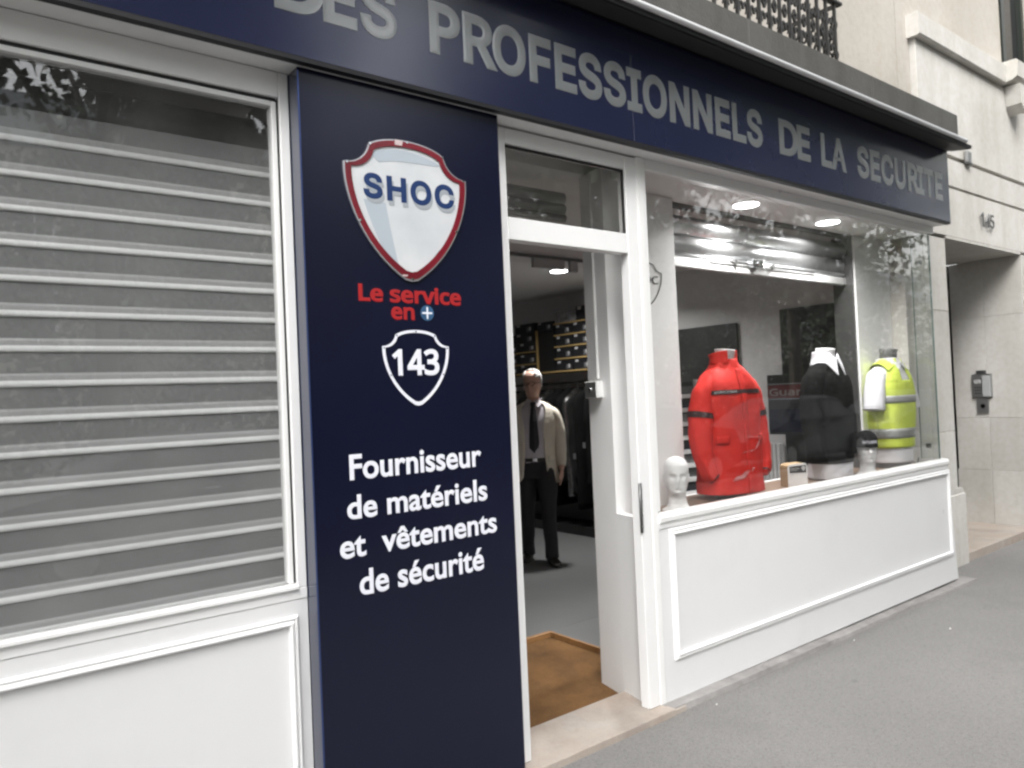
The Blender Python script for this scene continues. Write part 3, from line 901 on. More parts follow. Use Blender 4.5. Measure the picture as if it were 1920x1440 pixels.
# ================================================================== DISPLAY WINDOW
dwin = thing('display_window', 'large glass display window over a white panelled stall riser', 'shop window')
box('mullion', (2.7905, -0.004, 0.001), (2.833, 0.06, 2.674), M['white_gloss'], dwin, bev=.006, seg=2)
box('mullion', (2.8335, 0.002, 0.93), (2.858, 0.06, 2.674), M['white_gloss'], dwin, bev=.004, seg=2)
box('head_rail', (2.859, 0.001, 2.622), (6.088, 0.06, 2.675), M['white'], dwin, bev=.002)
extrude_profile('sill', [(-0.004, 0.870), (-0.016, 0.880), (-0.018, 0.900), (-0.010, 0.916), (0.03, 0.921), (0.03, 0.870)], 2.834, 6.105, M['white_gloss'], dwin)
rp = prism('stall_riser', [(2.834, 0.001), (6.200, 0.001), (6.108, 0.8695), (2.834, 0.8695)], 0.0, 0.05, M['panel'], dwin)
box('rail', (2.834, -0.006, 0.845), (6.110, -0.0005, 0.8695), M['white'], dwin, bev=.003)
moulding('moulding', 2.908, 6.120, 0.190, 0.836, -0.0002, M['white'], dwin, w=.034, d=.018)
box('side_riser', (6.055, 0.051, 0.001), (6.100, 0.19, 0.869), M['panel'], dwin)
box('pane', (2.859, 0.020, 0.922), (6.045, 0.027, 2.6215), M['glass'], dwin)
box('side_pane', (6.036, 0.028, 0.922), (6.043, 0.150, 2.6215), M['glass_clear'], dwin)
box('seal', (6.0455, 0.019, 0.922), (6.0485, 0.029, 2.6215), M['glass_edge'], dwin)
box('seal', (6.034, 0.1505, 0.922), (6.045, 0.154, 2.6215), M['glass_edge'], dwin)
for zz in (1.0, 2.40):
    box('glass_clip', (6.045, 0.08, zz), (6.052, 0.12, zz + .035), M['steeldark'], dwin, bev=.003)
box('head_rail', (6.035, 0.061, 2.622), (6.088, 0.155, 2.675), M['steel'], dwin)
box('display_floor', (2.862, 0.052, 0.82), (6.05, 0.455, 0.885), M['woodfloor'], dwin)
box('display_back', (5.52, 0.330, 0.886), (6.05, 0.345, 2.62), M['white'], dwin)
box('display_back', (5.505, 0.3455, 0.886), (5.518, 0.50, 2.62), M['steeldark'], dwin)
box('display_back', (3.426, 0.4555, 0.60), (5.505, 0.50, 0.8845), M['white'], dwin)
box('lintel', (3.40, 0.365, 2.60), (5.60, 0.40, 2.695), mat('dark_gap_fill', (.12, .12, .12), rough=.7), dwin)  # dark box painted in for the dark gap above the shutter

# faint shield marks printed on the glass
decal = ringprism('printed_shield', shield(3.150, 2.240, .155, .265), shield(3.150, 2.240, .155, .265, .94), 0.3030, 0.3045, M['steeldark'], dwin)
text('printed_lettering', 'SHOC', 3.025, 3.275, 2.115, 2.165, 0.3040, M['steeldark'], decal, bold=.035, font='noto')
# small recessed lights
def downlight(x, y, z, r, label, power):
    t = thing('downlight', label, 'ceiling light', (x, y, z), group='round ceiling downlights')
    cyl('rim', (0, 0, -.003), r * 1.08, .006, M['white_gloss'], t, 'Z', 32)
    cyl('diffuser', (0, 0, -.0085), r, .004, M['lamp'], t, 'Z', 32)
    ld = bpy.data.lights.new('downlight_lamp', 'AREA')
    ld.shape = 'DISK'; ld.size = r * 2; ld.energy = power; ld.color = (1, .985, .97); ld.spread = R(150)
    lo = bpy.data.objects.new('lamp', ld); link(lo, t); lo.location = (0, 0, -.013)
    return t
downlight(3.95, .175, 2.624, .075, 'lit round downlight above the red jacket in the display window', 9)
downlight(4.90, .185, 2.624, .075, 'lit round downlight above the black sweater in the display window', 9)
downlight(4.78, 2.80, 2.698, .08, 'lit round downlight in the dark shop ceiling seen through the doorway', 13)

# roller shutter raised behind the display
rs = thing('raised_roller_shutter', 'shiny metal roller shutter raised behind the display window with a chrome lock bar', 'roller shutter')
SX0, SX1 = 3.43, 5.503
def curved_slat(z0, z1, y, bulge):
    n = 8
    prof = [(y - bulge * math.sin(math.pi * i / n), z0 + (z1 - z0) * i / n) for i in range(n + 1)]
    prof += [(y + .004, z1), (y + .004, z0)]
    return extrude_profile('slat', prof, SX0, SX1, M['shutter'], rs, smooth=True)
curved_slat(2.455, 2.575, .425, .045)
curved_slat(2.352, 2.450, .420, .018)
curved_slat(2.312, 2.349, .415, .014)
extrude_profile('bottom_bar', [(.40, 2.255), (.396, 2.262), (.396, 2.303), (.400, 2.309), (.43, 2.309), (.43, 2.255)], SX0, SX1, mat('bottom_bar_paint', (.52, .52, .52), rough=.45), rs)
cyl('lock_rod', ((SX0 + SX1) / 2, .385, 2.318), .006, 1.2, M['chrome'], rs, 'X', 10)
lb = box('lock_box', (4.26, .35, 2.295), (4.37, .394, 2.350), M['chrome'], rs, bev=.008, seg=2)
cyl('lock_barrel', (4.315, .345, 2.322), .013, .012, M['chrome'], lb, 'Y', 14)
for xx in (4.10, 4.52):
    box('rod_guide', (xx, .372, 2.305), (xx + .02, .394, 2.335), M['steeldark'], rs)

# ================================================================== BUSTS AND CLOTHES IN THE DISPLAY
ZD = 0.885
def bust_base(t, neck_m, base_m, zt, zb, r=.062, lean=0.0, rx=.13, ry=.10):
    Tube([(0, 0.01, zt - .16, .085, .075), (0, 0.005, zt - .09, r + .004, r), (0.0, 0, zt - .05, r, r - .004), (0.004, -.002, zt, r + .002, r)]).mesh('neck', neck_m, t, 10, 24)
    Tube([(0, 0, zb, rx, ry), (0, 0, zb + .06, rx, ry), (0, 0, zb + .14, rx * .98, ry)]).mesh('bust_body', base_m, t, 6, 28)

def wrap_text(body, tube, uc, th0, th1, h, mtl, parent, off, name='lettering'):
    """print text on a tube between two angles, height h in u"""
    def f(X, Z, d_):
        return tube.pt(uc + Z * h, th0 + X * (th1 - th0), off + d_ * .0008)
    return text(name, body, 0, 1, 0, 1, 0, mtl, parent, bold=.012, mapf=f, font='noto')

# --- red jacket
rj = thing('dressed_bust', 'red security jacket with dark chest band on a headless bust in the display window', 'mannequin', (3.735, .225, 0), R(-9))
rj.scale = (.92, .94, 1)
bust_base(rj, M['bust'], M['bustdark'], 1.748, ZD + .002, rx=.11, ry=.085)
body = Tube([(0, 0, .918, .238, .158, 2.3), (0, 0, 1.02, .232, .155, 2.3), (0, -.003, 1.15, .225, .150, 2.4), (0, -.004, 1.30, .218, .144, 2.5), (0, -.004, 1.44, .218, .135, 2.6),
             (0, 0, 1.53, .212, .125, 2.5), (0, .006, 1.60, .175, .105, 2.3), (0, .010, 1.655, .105, .085, 2.1), (0, .012, 1.685, .082, .078)], amp=.015, freq=6.5, seed=1.0, fold=.006)
jk = body.mesh('jacket', M['red'], rj, 70, 72)
# the stand-up collar, open at the front
Tube([(0, .012, 1.665, .086, .082), (0, .012, 1.700, .083, .080), (0, .016, 1.728, .089, .084)], amp=.003, freq=9).mesh('collar', M['red'], jk, 8, 40, t0=R(-65), t1=R(245), cap=False, thick=.006)
band = body.mesh('chest_band', M['redband'], jk, 3, 50, u0=.552, u1=.586, t0=R(196), t1=R(345), off=.0075, cap=False)
wrap_text('SECURITE INCENDIE', body, .560, R(214), R(262), .017, M['labelw'], jk, .0085)
body.mesh('zip_flap', M['red'], jk, 40, 4, u0=.02, u1=.80, t0=R(268.5), t1=R(275), off=.0045, cap=False, thick=.004)
for th in (R(225), R(312)):
    body.mesh('pocket_flap', M['red'], jk, 4, 10, u0=.30, u1=.335, t0=th - R(14), t1=th + R(13), off=.007, cap=False, thick=.006)
film_ = mat('crinkled_film_glint', (.60, .20, .20), rough=.12, bump=1.0, bscale=120, spec=.9)  # pale colour and strip shapes paint the glints of the plastic wrap
def film_strip(ua, ub, ta, tb, w, seed):
    v = []; f = []
    n = 26
    for i in range(n + 1):
        t = i / n
        ww = w * (math.sin(math.pi * min(1, t + .04)) ** .6) * (.75 + .5 * noise.noise(Vector((t * 9, seed, 0))))
        uc = ua + (ub - ua) * t + .01 * noise.noise(Vector((t * 4, seed, 3)))
        for k in range(5):
            v.append(body.pt(uc + ww * (k / 4 - .5), ta + (tb - ta) * t, .006 + .004 * noise.noise(Vector((t * 22, k * 1.7, seed)))))
    for i in range(n):
        for k in range(4):
            f.append((i * 5 + k, i * 5 + k + 1, i * 5 + k + 6, i * 5 + k + 5))
    mk('plastic_wrap_glint', v, f, film_, jk, smooth=False)
film_strip(.10, .175, R(243), R(282), .040, 2)
film_strip(.255, .262, R(262), R(284), .010, 5)
film_strip(.262, .325, R(284), R(306), .020, 7)
for s_ in (-1, 1):
    arm = Tube([(s_ * .125, 0, 1.570, .050, .070), (s_ * .178, -.002, 1.525, .058, .074), (s_ * .222, -.008, 1.43, .062, .074), (s_ * .246, -.012, 1.30, .064, .074),
                (s_ * .246, -.028, 1.15, .060, .070), (s_ * .228, -.055, 1.055, .050, .058), (s_ * .200, -.075, 1.015, .036, .044)], amp=.016, freq=9, seed=3 + s_, fold=.005)
    ar = arm.mesh('sleeve', M['red'], jk, 46, 30)
    arm.mesh('sleeve_band', M['redband'], ar, 3, 30, u0=.395, u1=.435, off=.005, cap=False)
    arm.mesh('cuff', M['redband'], ar, 2, 24, u0=.955, u1=.995, off=.003, cap=False)

# --- black sweater over white shirt
bj = thing('dressed_bust', 'black sweater over a white collared shirt on a bust in the display window', 'mannequin', (4.83, .215, 0), R(2))
bust_base(bj, M['bustwhite'], M['bustwhite'], 1.758, ZD + .002, rx=.135, ry=.10)
bb = Tube([(0, 0, .995, .178, .125, 2.3), (0, 0, 1.05, .185, .128, 2.3), (0, -.002, 1.20, .192, .130, 2.4), (0, -.003, 1.40, .205, .130, 2.5), (0, 0, 1.52, .202, .122, 2.5),
           (0, .006, 1.60, .168, .10, 2.3), (0, .010, 1.655, .10, .084, 2.1), (0, .012, 1.672, .078, .076)], amp=.008, freq=5, seed=11, fold=.003)
sw = bb.mesh('sweater', M['black'], bj, 60, 60)
Tube([(0, 0, .895, .175, .122, 2.3), (0, 0, .93, .176, .122, 2.3), (0, 0, 1.02, .172, .120, 2.3)], amp=.008, freq=9, seed=2, fold=.006).mesh('shirt_tail', M['polo'], bj, 14, 60)
cl = Tube([(0, .010, 1.650, .094, .088), (0, .012, 1.70, .074, .076), (0, .014, 1.742, .067, .068)]).mesh('shirt_collar', M['polo'], bj, 8, 40, t0=R(-75), t1=R(255), cap=False, thick=.004)
for s_ in (-1, 1):
    v = [(s_ * .006, -.075, 1.69), (s_ * .055, -.055, 1.725), (s_ * .105, -.060, 1.655), (s_ * .050, -.108, 1.575)]
    v += [(a, b - .006, c) for a, b, c in v]
    mk('collar_point', v, [(0, 1, 2, 3), (7, 6, 5, 4), (0, 4, 5, 1), (1, 5, 6, 2), (2, 6, 7, 3), (3, 7, 4, 0)], M['polo'], bj)
    arm = Tube([(s_ * .125, 0, 1.580, .056, .07), (s_ * .182, 0, 1.535, .062, .07), (s_ * .222, -.004, 1.42, .060, .068), (s_ * .240, -.008, 1.28, .058, .066),
                (s_ * .238, -.02, 1.14, .052, .060), (s_ * .215, -.035, 1.03, .044, .05)], amp=.008, freq=7, seed=23 + s_)
    ar = arm.mesh('sleeve', M['black'], bj, 36, 26)
    arm.mesh('shirt_cuff', M['polo'], ar, 4, 22, u0=.965, u1=1.0, off=-.002)

# --- hi-vis vest over white polo
vj = thing('dressed_bust', 'yellow hi-vis vest with grey reflective bands over a white polo shirt on a bust', 'mannequin', (5.70, .205, 0), R(-4))
bust_base(vj, M['bustdark'], M['bustdark'], 1.760, ZD + .002, rx=.15, ry=.105)
Tube([(0, 0, ZD + .003, .155, .108), (0, 0, ZD + .035, .155, .108)]).mesh('bust_rim', M['bustdark'], vj, 3, 36)
pb = Tube([(0, 0, .925, .168, .118, 2.2), (0, 0, 1.05, .170, .118, 2.3), (0, 0, 1.25, .182, .122, 2.4), (0, 0, 1.42, .192, .122, 2.5), (0, .003, 1.52, .188, .115, 2.5),
           (0, .008, 1.60, .155, .095, 2.3), (0, .010, 1.66, .090, .080, 2.1), (0, .012, 1.675, .076, .074)], amp=.007, freq=6, seed=31, fold=.002)
po = pb.mesh('polo_shirt', M['polo'], vj, 50, 56)
Tube([(0, .012, 1.655, .086, .082), (0, .014, 1.69, .074, .074)]).mesh('polo_collar', M['polo'], po, 5, 36, t0=R(-80), t1=R(260), cap=False, thick=.004)
for s_ in (-1, 1):
    v = [(s_ * .004, -.080, 1.655), (s_ * .065, -.050, 1.69), (s_ * .092, -.062, 1.635), (s_ * .040, -.100, 1.605)]
    v += [(a, b - .006, c) for a, b, c in v]
    mk('collar_point', v, [(0, 1, 2, 3), (7, 6, 5, 4), (0, 4, 5, 1), (1, 5, 6, 2), (2, 6, 7, 3), (3, 7, 4, 0)], M['polo'], po)
def vest_strip(u0, u1, t0, t1, off, nm, mm, par, nu=20, nt=40):
    return pb.mesh(nm, mm, par, nu, nt, u0=u0, u1=u1, t0=t0, t1=t1, off=off, cap=False, thick=.003)
vs = vest_strip(.13, .57, R(-180) + .001, R(180) - .001, .012, 'vest', M['hivis'], vj, 30, 90)
vest_strip(.56, .80, R(207), R(258), .012, 'vest_front', M['hivis'], vs, 20, 26)
vest_strip(.56, .80, R(282), R(333), .012, 'vest_front', M['hivis'], vs, 20, 26)
vest_strip(.80, .935, R(222), R(252), .011, 'vest_shoulder', M['hivis'], vs, 10, 16)
vest_strip(.80, .935, R(288), R(318), .011, 'vest_shoulder', M['hivis'], vs, 10, 16)
vest_strip(.56, .935, R(40), R(140), .012, 'vest_back', M['hivis'], vs, 24, 40)
for s_ in (-1, 1):   # over the shoulders
    v = []
    for i in range(7):
        a = i / 6
        y_ = -.085 + .17 * a
        z_ = 1.612 + .055 * math.sin(math.pi * a)
        v += [(s_ * .085, y_, z_ + .022), (s_ * .158, y_, z_ - .012)]
    mk('shoulder_strap', v, [(2 * i, 2 * i + 1, 2 * i + 3, 2 * i + 2) for i in range(6)], M['hivis'], vs)
for u0_ in (.185, .375):
    vest_strip(u0_, u0_ + .048, R(-180) + .001, R(180) - .001, .0150, 'reflective_band', M['reflect'], vs, 3, 90)
for s_ in (-1, 1):
    arm = Tube([(s_ * .120, 0, 1.585, .056, .07), (s_ * .176, 0, 1.540, .064, .072), (s_ * .218, -.006, 1.44, .064, .072), (s_ * .240, -.010, 1.315, .066, .074)], amp=.006, freq=8, seed=43 + s_)
    ar = arm.mesh('polo_sleeve', M['polo'], vj, 26, 28)
    for a_, b_ in ((.90, .925), (.955, .98)):
        arm.mesh('sleeve_rib', M['polo'], ar, 2, 28, u0=a_, u1=b_, off=.003, cap=False)
wire = Tube([(.17, -.04, ZD + .04, .004, .004), (.20, -.05, ZD + .015, .004, .004), (.235, -.05, ZD + .012, .004, .004), (.26, -.05, ZD + .05, .004, .004)])
wire.mesh('stand_hook', M['ironblack'], vj, 16, 8)

# ---------------------------------------------------------------- heads
def head_geo(cx=0, cy=0, cz=0, sc=1.0, nz=56, nt=64, neck=True, base=True, eyes=True):
    """A head facing -Y. z=0 at chin bottom, .235 crown. Returns verts, faces."""
    prof = [  # z, half width, front, back
        (-.085, .072, .062, .070), (-.060, .060, .052, .060), (-.03, .055, .048, .058), (-.008, .055, .055, .060),
        (0.004, .052, .080, .066), (.02, .058, .090, .074), (.045, .066, .089, .082), (.07, .071, .087, .092), (.10, .074, .086, .099),
        (.125, .076, .088, .102), (.15, .0775, .092, .102), (.18, .075, .088, .096), (.205, .064, .072, .080), (.222, .046, .052, .058), (.232, .026, .030, .032), (.2355, .006, .007, .007)]
    if base:
        prof = [(-.105, .098, .092, .092), (-.098, .098, .092, .092), (-.090, .080, .072, .075)] + prof
    def interp(z, k):
        for i in range(len(prof) - 1):
            if prof[i][0] <= z <= prof[i + 1][0]:
                t = (z - prof[i][0]) / (prof[i + 1][0] - prof[i][0])
                t = t * t * (3 - 2 * t) * .5 + t * .5
                return prof[i][k] * (1 - t) + prof[i + 1][k] * t
        return prof[-1][k]
    g = lambda a, s: math.exp(-(a / s) ** 2)
    v = []; f = []
    zs = [prof[0][0] + (prof[-1][0] - prof[0][0]) * i / nz for i in range(nz + 1)]
    for z in zs:
        w, fr, bk = interp(z, 1), interp(z, 2), interp(z, 3)
        for j in range(nt):
            a = 2 * math.pi * j / nt
            c, s = math.cos(a), math.sin(a)
            x = w * math.copysign(abs(c) ** .92, c)
            y = (bk if s > 0 else fr) * s
            if s < 0 and z > 0:
                F = -s
                nose = .031 * g(x, .0095 + .006 * max(0, (.105 - z)) / .04) * (max(0, 1 - abs(z - .088) / .05) ** .8 if z < .088 else max(0, 1 - (z - .088) / .045) ** .9) * F
                brow = .008 * g(z - .132, .009) * g(abs(x) - .026, .022)
                sock = -.019 * g(z - .115, .013) * g(abs(x) - .031, .016)
                ball = .006 * g(z - .115, .006) * g(abs(x) - .031, .010)
                lip = 1.5 * (.0055 * g(z - .050, .0045) + .006 * g(z - .0405, .0045) - .004 * g(z - .0455, .002)) * g(x, .020)
                chin = .009 * g(z - .014, .011) * g(x, .018)
                mouth = -.006 * g(z - .030, .006) * g(x, .02)
                cheek = .003 * g(z - .085, .02) * g(abs(x) - .045, .015) - .003 * g(z - .055, .015) * g(abs(x) - .045, .015)
                y -= (nose + brow + sock + ball + lip + chin + mouth + cheek)
            v.append((cx + x * sc, cy + y * sc, cz + z * sc))
    for i in range(nz):
        for j in range(nt):
            k = (j + 1) % nt
            f.append((i * nt + j, i * nt + k, (i + 1) * nt + k, (i + 1) * nt + j))
    f.append(tuple(range(nt))[::-1]); f.append(tuple(nz * nt + j for j in range(nt)))
    return v, f
def ear_geo(side, sc=1.0):
    v = []; f = []
    n = 16
    for r_, y_ in ((1, 0), (.8, .010), (.45, .004)):
        for i in range(n):
            a = 2 * math.pi * i / n
            v.append((side * (.073 + y_) * sc, (.012 + .014 * r_ * math.cos(a)) * sc, (.098 + .028 * r_ * math.sin(a)) * sc))
    for q in range(2):
        for i in range(n):
            k = (i + 1) % n
            f.append((q * n + i, q * n + k, (q + 1) * n + k, (q + 1) * n + i))
    f.append(tuple(2 * n + i for i in range(n)))
    return v, f

def foam_head(label, x, y, rz):
    t = thing('foam_head', label, 'display head', (x, y, ZD), rz, 'white foam display heads')
    v, f = head_geo(0, 0, .088, .84)
    mk('head', v, f, M['poly'], t, smooth=True)
    for s_ in (-1, 1):
        v, f = ear_geo(s_, .84)
        mk('ear', [(a, b, c + .088) for a, b, c in v], f, M['poly'], t, smooth=True)
    return t
foam_head('bare white foam head beside the red jacket at the window corner', 3.17, .155, R(-44))
fh = foam_head('white foam head wearing a black knitted cap beside the yellow vest', 5.10, .100, R(-46))
cap_m = M['black']
capt = Tube([(0, .002, .192, .0705, .089), (0, .003, .235, .071, .086), (0, .004, .262, .068, .082), (0, .004, .285, .056, .066), (0, .004, .302, .030, .036), (0, .004, .307, .005, .006)], amp=.002, freq=20)
kc = capt.mesh('knitted_cap', cap_m, fh, 30, 48, cap=True)
wrap_text('SECURITE', capt, .13, R(232), R(308), .085, M['vinyl_white'], kc, .003)
capt.mesh('cap_brim', cap_m, kc, 4, 48, u0=0.0, u1=.07, off=.003, cap=False)

# carton with a black label
lc = thing('leaflet_box', 'white and tan cardboard box with black label between red jacket and black sweater', 'box', (4.315, .17, ZD + .001), R(-32))
lc.scale = (.84, .84, .98)
bm = bmesh.new()
prof = [(-.075, 0), (.075, 0), (.075, .135), (.070, .148), (.058, .152), (-.050, .148), (-.072, .138), (-.075, .125)]
box_pts = [(x_, z_) for x_, z_ in prof]
prism('box_front', box_pts, -.055, -.051, mat('white_card', (.66, .66, .655), rough=.5), lc)
prism('box_body', [(a * .995, b * .992) for a, b in box_pts], -.0508, .075, mat('tan_card', (.36, .25, .14), rough=.7), lc)
prism('black_label', [(-.062, .092), (.066, .092), (.066, .140), (-.062, .132)], -.0562, -.0552, M['boxblack'], lc)
prism('label_shield', [(a * .06 + .045 - 1.447 * .06, b * .06 + .119 - 2.225 * .06) for a, b in shield(1.447, 2.487, .259, .523)], -.0568, -.0563, M['labelw'], lc)
boxes('print_line', [((-.055, -.0568, .118), (.015, -.0563, .122)), ((-.055, -.0568, .108), (.0, -.0563, .111)), ((-.06, -.0557, .078), (-.035, -.0552, .081))], M['labelw'], lc)

# ================================================================== INSIDE THE SHOP
# black boards on the white side wall
for (y0_, y1_, z0_, z1_, lab) in ((1.71, 2.44, .45, 2.125, 'tall glossy black board on the inner side wall behind the red jacket'),
                                 (.73, 1.26, .45, 2.19, 'tall glossy black board on the inner side wall behind the black sweater')):
    t = thing('wall_board', lab, 'board', (5.998, y0_, z0_), group='black boards on the inner side wall')
    box('board', (-.03, 0, 0), (-.001, y1_ - y0_, z1_ - z0_), M['blackboard'], t, bev=.002)
t = thing('guard_poster', 'black poster with a red band lettered Guard behind the black sweater', 'poster', (5.90, .95, 1.10))
box('poster_board', (0, 0, 0), (.02, .42, .52), M['blackboard'], t, bev=.002)
box('red_band', (-.0015, 0.001, .315), (-.0005, .419, .430), mat('dull_red_print', (.10, .014, .016), rough=.5), t)
v, f = text_data('Guard', .03, 'noto')
lx, hx = min(p[0] for p in v), max(p[0] for p in v)
mk('lettering', [(-.0018 - p[2] * .001, .405 - (p[0] - lx) / (hx - lx) * .39, .338 + p[1] * .10) for p in v], f, mat('dull_print', (.22, .20, .20), rough=.6), t)
boxes('print_line', [((-.0015, .0, .436), (-.0005, .42, .440)), ((-.0015, .0, .305), (-.0005, .42, .309))], M['vinyl_pale'], t)
box('navy_field', (-.0015, .001, .02), (-.0005, .419, .22), M['navy'], t)
# radiator
t = thing('radiator', 'pale ribbed radiator on the inner side wall behind the cardboard box', 'radiator', (5.93, 1.28, .30))
box('back_panel', (.02, 0, 0), (.05, .42, .72), M['wallwhite'], t)
for i in range(10):
    box('rib', (-.02, .008 + i * .041, 0.0), (.0195, .036 + i * .041, .72), M['wallwhite'], t, bev=.006)
# leaflet rack
t = thing('leaflet_rack', 'stepped white leaflet rack standing behind the red jacket', 'rack', (4.58, 1.2, 0.0), R(-8))
boxes('post', [((-.14, .02, 0), (-.12, .05, 1.60))], M['white'], t)
boxes('post', [((.12, .02, 0), (.14, .05, 1.60))], M['white'], t)
box('back_board', (-.118, .052, .3), (.118, .062, 1.58), M['blackboard'], t)
for i in range(9):
    z_ = .62 + i * .105
    box('tray', (-.119, -.02, z_), (.119, .05, z_ + .030), M['white'], t, bev=.003)
    lf = box('leaflet', (-.10, .022, z_ + .0305), (.10, .028, z_ + .09), M['navy'] if i % 3 == 1 else (M['labelg'] if i % 3 else M['boxgrey']), t)

# shoe shelves on the far side wall
shf = thing('shoe_shelf', 'pine shelves stacked with dark shoe boxes on the inner side wall', 'shelf', (5.6, 3.0, 0))
def sh_(a, b): return (a[0] - 5.6, a[1] - 3.0, a[2]), (b[0] - 5.6, b[1] - 3.0, b[2])
levels_r = [2.325, 2.197, 2.070, 1.935]
for z_ in levels_r:
    box('shelf_board', *sh_((5.600, 2.95, z_ - .016), (5.985, 3.845, z_)), M['wood'], shf)
box('shelf_board', *sh_((5.595, 2.9, 1.780), (5.985, 5.2, 1.797)), M['wood'], shf)
for z_ in (2.048, 1.906):
    box('shelf_board', *sh_((5.600, 4.16, z_ - .014), (5.985, 5.2, z_)), M['wood'], shf)
box('shelf_post', *sh_((5.598, 4.142, 1.80), (5.985, 4.157, 2.275)), M['wood'], shf)
box('dark_cabinet', *sh_((5.62, 3.86, 1.799), (5.985, 4.138, 2.26)), M['blackboard'], shf)
ords = ['first', 'second', 'third', 'fourth', 'fifth', 'sixth']
def shoebox(y0_, z0_, w, h, lab, light=False):
    t = thing('shoe_box', lab, 'shoe box', (5.615, y0_, z0_ + .001), group='shoe boxes on the pine shelves')
    box('box_body', (0, 0, 0), (.33, w, h * .72), M['boxgrey'] if light else M['boxblack'], t)
    box('lid', (-.003, -.002, h * .72 + .0005), (.333, w + .002, h), M['boxgrey'] if light else M['boxblack'], t)
    if not light:
        box('label', (-.0012, w * .16, h * .12), (-.0002, w * .40, h * .62), M['labelg'], t)
        box('label', (-.0020, w * .17, h * .25), (-.0013, w * .27, h * .60), M['labelw'], t)
        box('label', (-.0042, w * .72, h * .74), (-.0032, w * .90, h * .96), M['labelw'], t)
nmr = ['top', 'second', 'third', 'fourth', 'bottom']
for li, z_ in enumerate(levels_r + [1.797]):
    y_ = 3.0
    for k in range(3):
        w = .265 if k < 2 else .27
        if li == 0:
            if k == 2: shoebox(3.49, z_, .34, .135, 'crumpled grey shoe box on top of the right shelves', True)
            elif k == 0: shoebox(3.18, z_, .30, .15, 'black shoe box on the top right shelf beside the grey box')
            continue
        shoebox(y_ + k * .281, z_, w, .108, 'dark shoe box on the %s shelf of the right bay, %s from the door side' % (nmr[li], ords[k]))
for li, (z_, h_) in enumerate(((2.048, .10), (1.906, .11), (1.797, .095))):
    for k in range(3):
        shoebox(4.17 + k * .335, z_, .315, h_, 'dark shoe box on the %s shelf of the left bay, %s from the cabinet' % (('upper', 'middle', 'lower')[li], ords[k]))
shoebox(3.87, 2.262, .27, .10, 'black shoe box on top of the dark cabinet between the bays')
shoebox(4.19, 2.152, .36, .11, 'wide black shoe box lying on the upper left stack')
shoebox(4.19, 2.265, .36, .11, 'topmost black shoe box of the left stack')
shoebox(4.57, 2.152, .36, .11, 'black shoe box beside the topmost left stack')

# rail of dark clothes in clear covers below the shelves
cr = thing('clothes_rail', 'black clothes rail under the shoe shelves', 'clothes rail', (5.72, 2.9, 0))
cyl('rail_bar', (0, 1.1, 1.66), .014, 2.3, M['ironblack'], cr, 'Y', 12)
for yy in (-.04, 2.24):
    cyl('rail_post', (0, yy, .83), .014, 1.66, M['ironblack'], cr, 'Z', 12)
box('plinth', (-.12, -.1, .0), (.26, 2.3, .10), M['blackboard'], cr)
box('rear_panel', (.20, -.1, .101), (.26, 2.3, 1.60), M['blackboard'], cr)
cm = mat('garment_black', (.003, .003, .003), rough=.8, spec=.15, bump=.6, bscale=14)
film = mat('crinkled_cover', (.02, .02, .02), rough=.10, bump=1.0, bscale=16, spec=1.0, coat=1.0)
gl = ['first', 'second', 'third', 'fourth', 'fifth', 'sixth', 'seventh', 'eighth', 'ninth', 'tenth', 'eleventh', 'twelfth', 'thirteenth', 'fourteenth']
for i in range(14):
    y_ = 2.98 + i * .155
    zt = 1.60; zb = .30 + .25 * ((i * 7) % 3) / 2
    t = thing('hanging_garment', 'dark garment hanging on the clothes rail, %s from the doorway side' % gl[i], 'garment', (5.70, y_, 0), group='dark garments on the clothes rail')
    tb = Tube([(0, 0, zb, .20, .055), (0, 0, (zb + zt) / 2, .205, .055), (0, 0, zt - .16, .215, .060), (0, 0, zt - .05, .10, .045), (0, 0, zt, .03, .02)], amp=.022, freq=8, seed=i * 3.1)
    tb.mesh('garment', film if i % 3 == 1 else cm, t, 24, 20)
    if i % 3 != 1:
        box('swing_tag', (-.232, -.02, 1.20 - (i % 4) * .12), (-.230, .02, 1.26 - (i % 4) * .12), M['labelg'], t)
    tu = Tube([(0, 0, zt - .01, .003, .003), (0, 0, 1.645, .003, .003), (0.012, 0, 1.672, .003, .003), (0.016, 0, 1.68, .003, .003)])
    tu.mesh('hanger_hook', M['chrome'], t, 10, 6)

# mechanical box on the beam above the door
t = thing('door_closer', 'grey metal fixing box on the white ceiling beam above the doorway', 'bracket', (3.9, 1.89, 2.50))
box('cover', (-.22, -.03, 0), (.10, 0.0, .075), M['steel'], t, bev=.004)
box('cover', (.16, -.03, -.01), (.24, 0.0, .075), M['steel'], t, bev=.004)
box('track', (-.9, -.02, .076), (.9, .0, .10), M['steeldark'], t)

# ================================================================== THE MAN INSIDE
man = thing('person', 'grey-haired man in a beige jacket, white shirt and dark tie standing inside the doorway', 'person', (4.44, 2.85, 0), R(-43))
bm = bmesh.new()
def add_geo(v, f, M_=None):
    vs = [bm.verts.new(M_ @ Vector(p) if M_ else p) for p in v]
    for q in f:
        try: bm.faces.new([vs[i] for i in q])
        except ValueError: pass
def add_tube(tb, nu=20, nt=20):
    v = []; f = []
    for i in range(nu + 1):
        for j in range(nt):
            v.append(tb.pt(i / nu, 2 * math.pi * j / nt))
    for i in range(nu):
        for j in range(nt):
            k = (j + 1) % nt
            f.append((i * nt + j, i * nt + k, (i + 1) * nt + k, (i + 1) * nt + j))
    f.append(tuple(range(nt))[::-1]); f.append(tuple(nu * nt + j for j in range(nt)))
    add_geo(v, f)
hv, hf = head_geo(0, -.012, 1.532, 1.0, base=False)
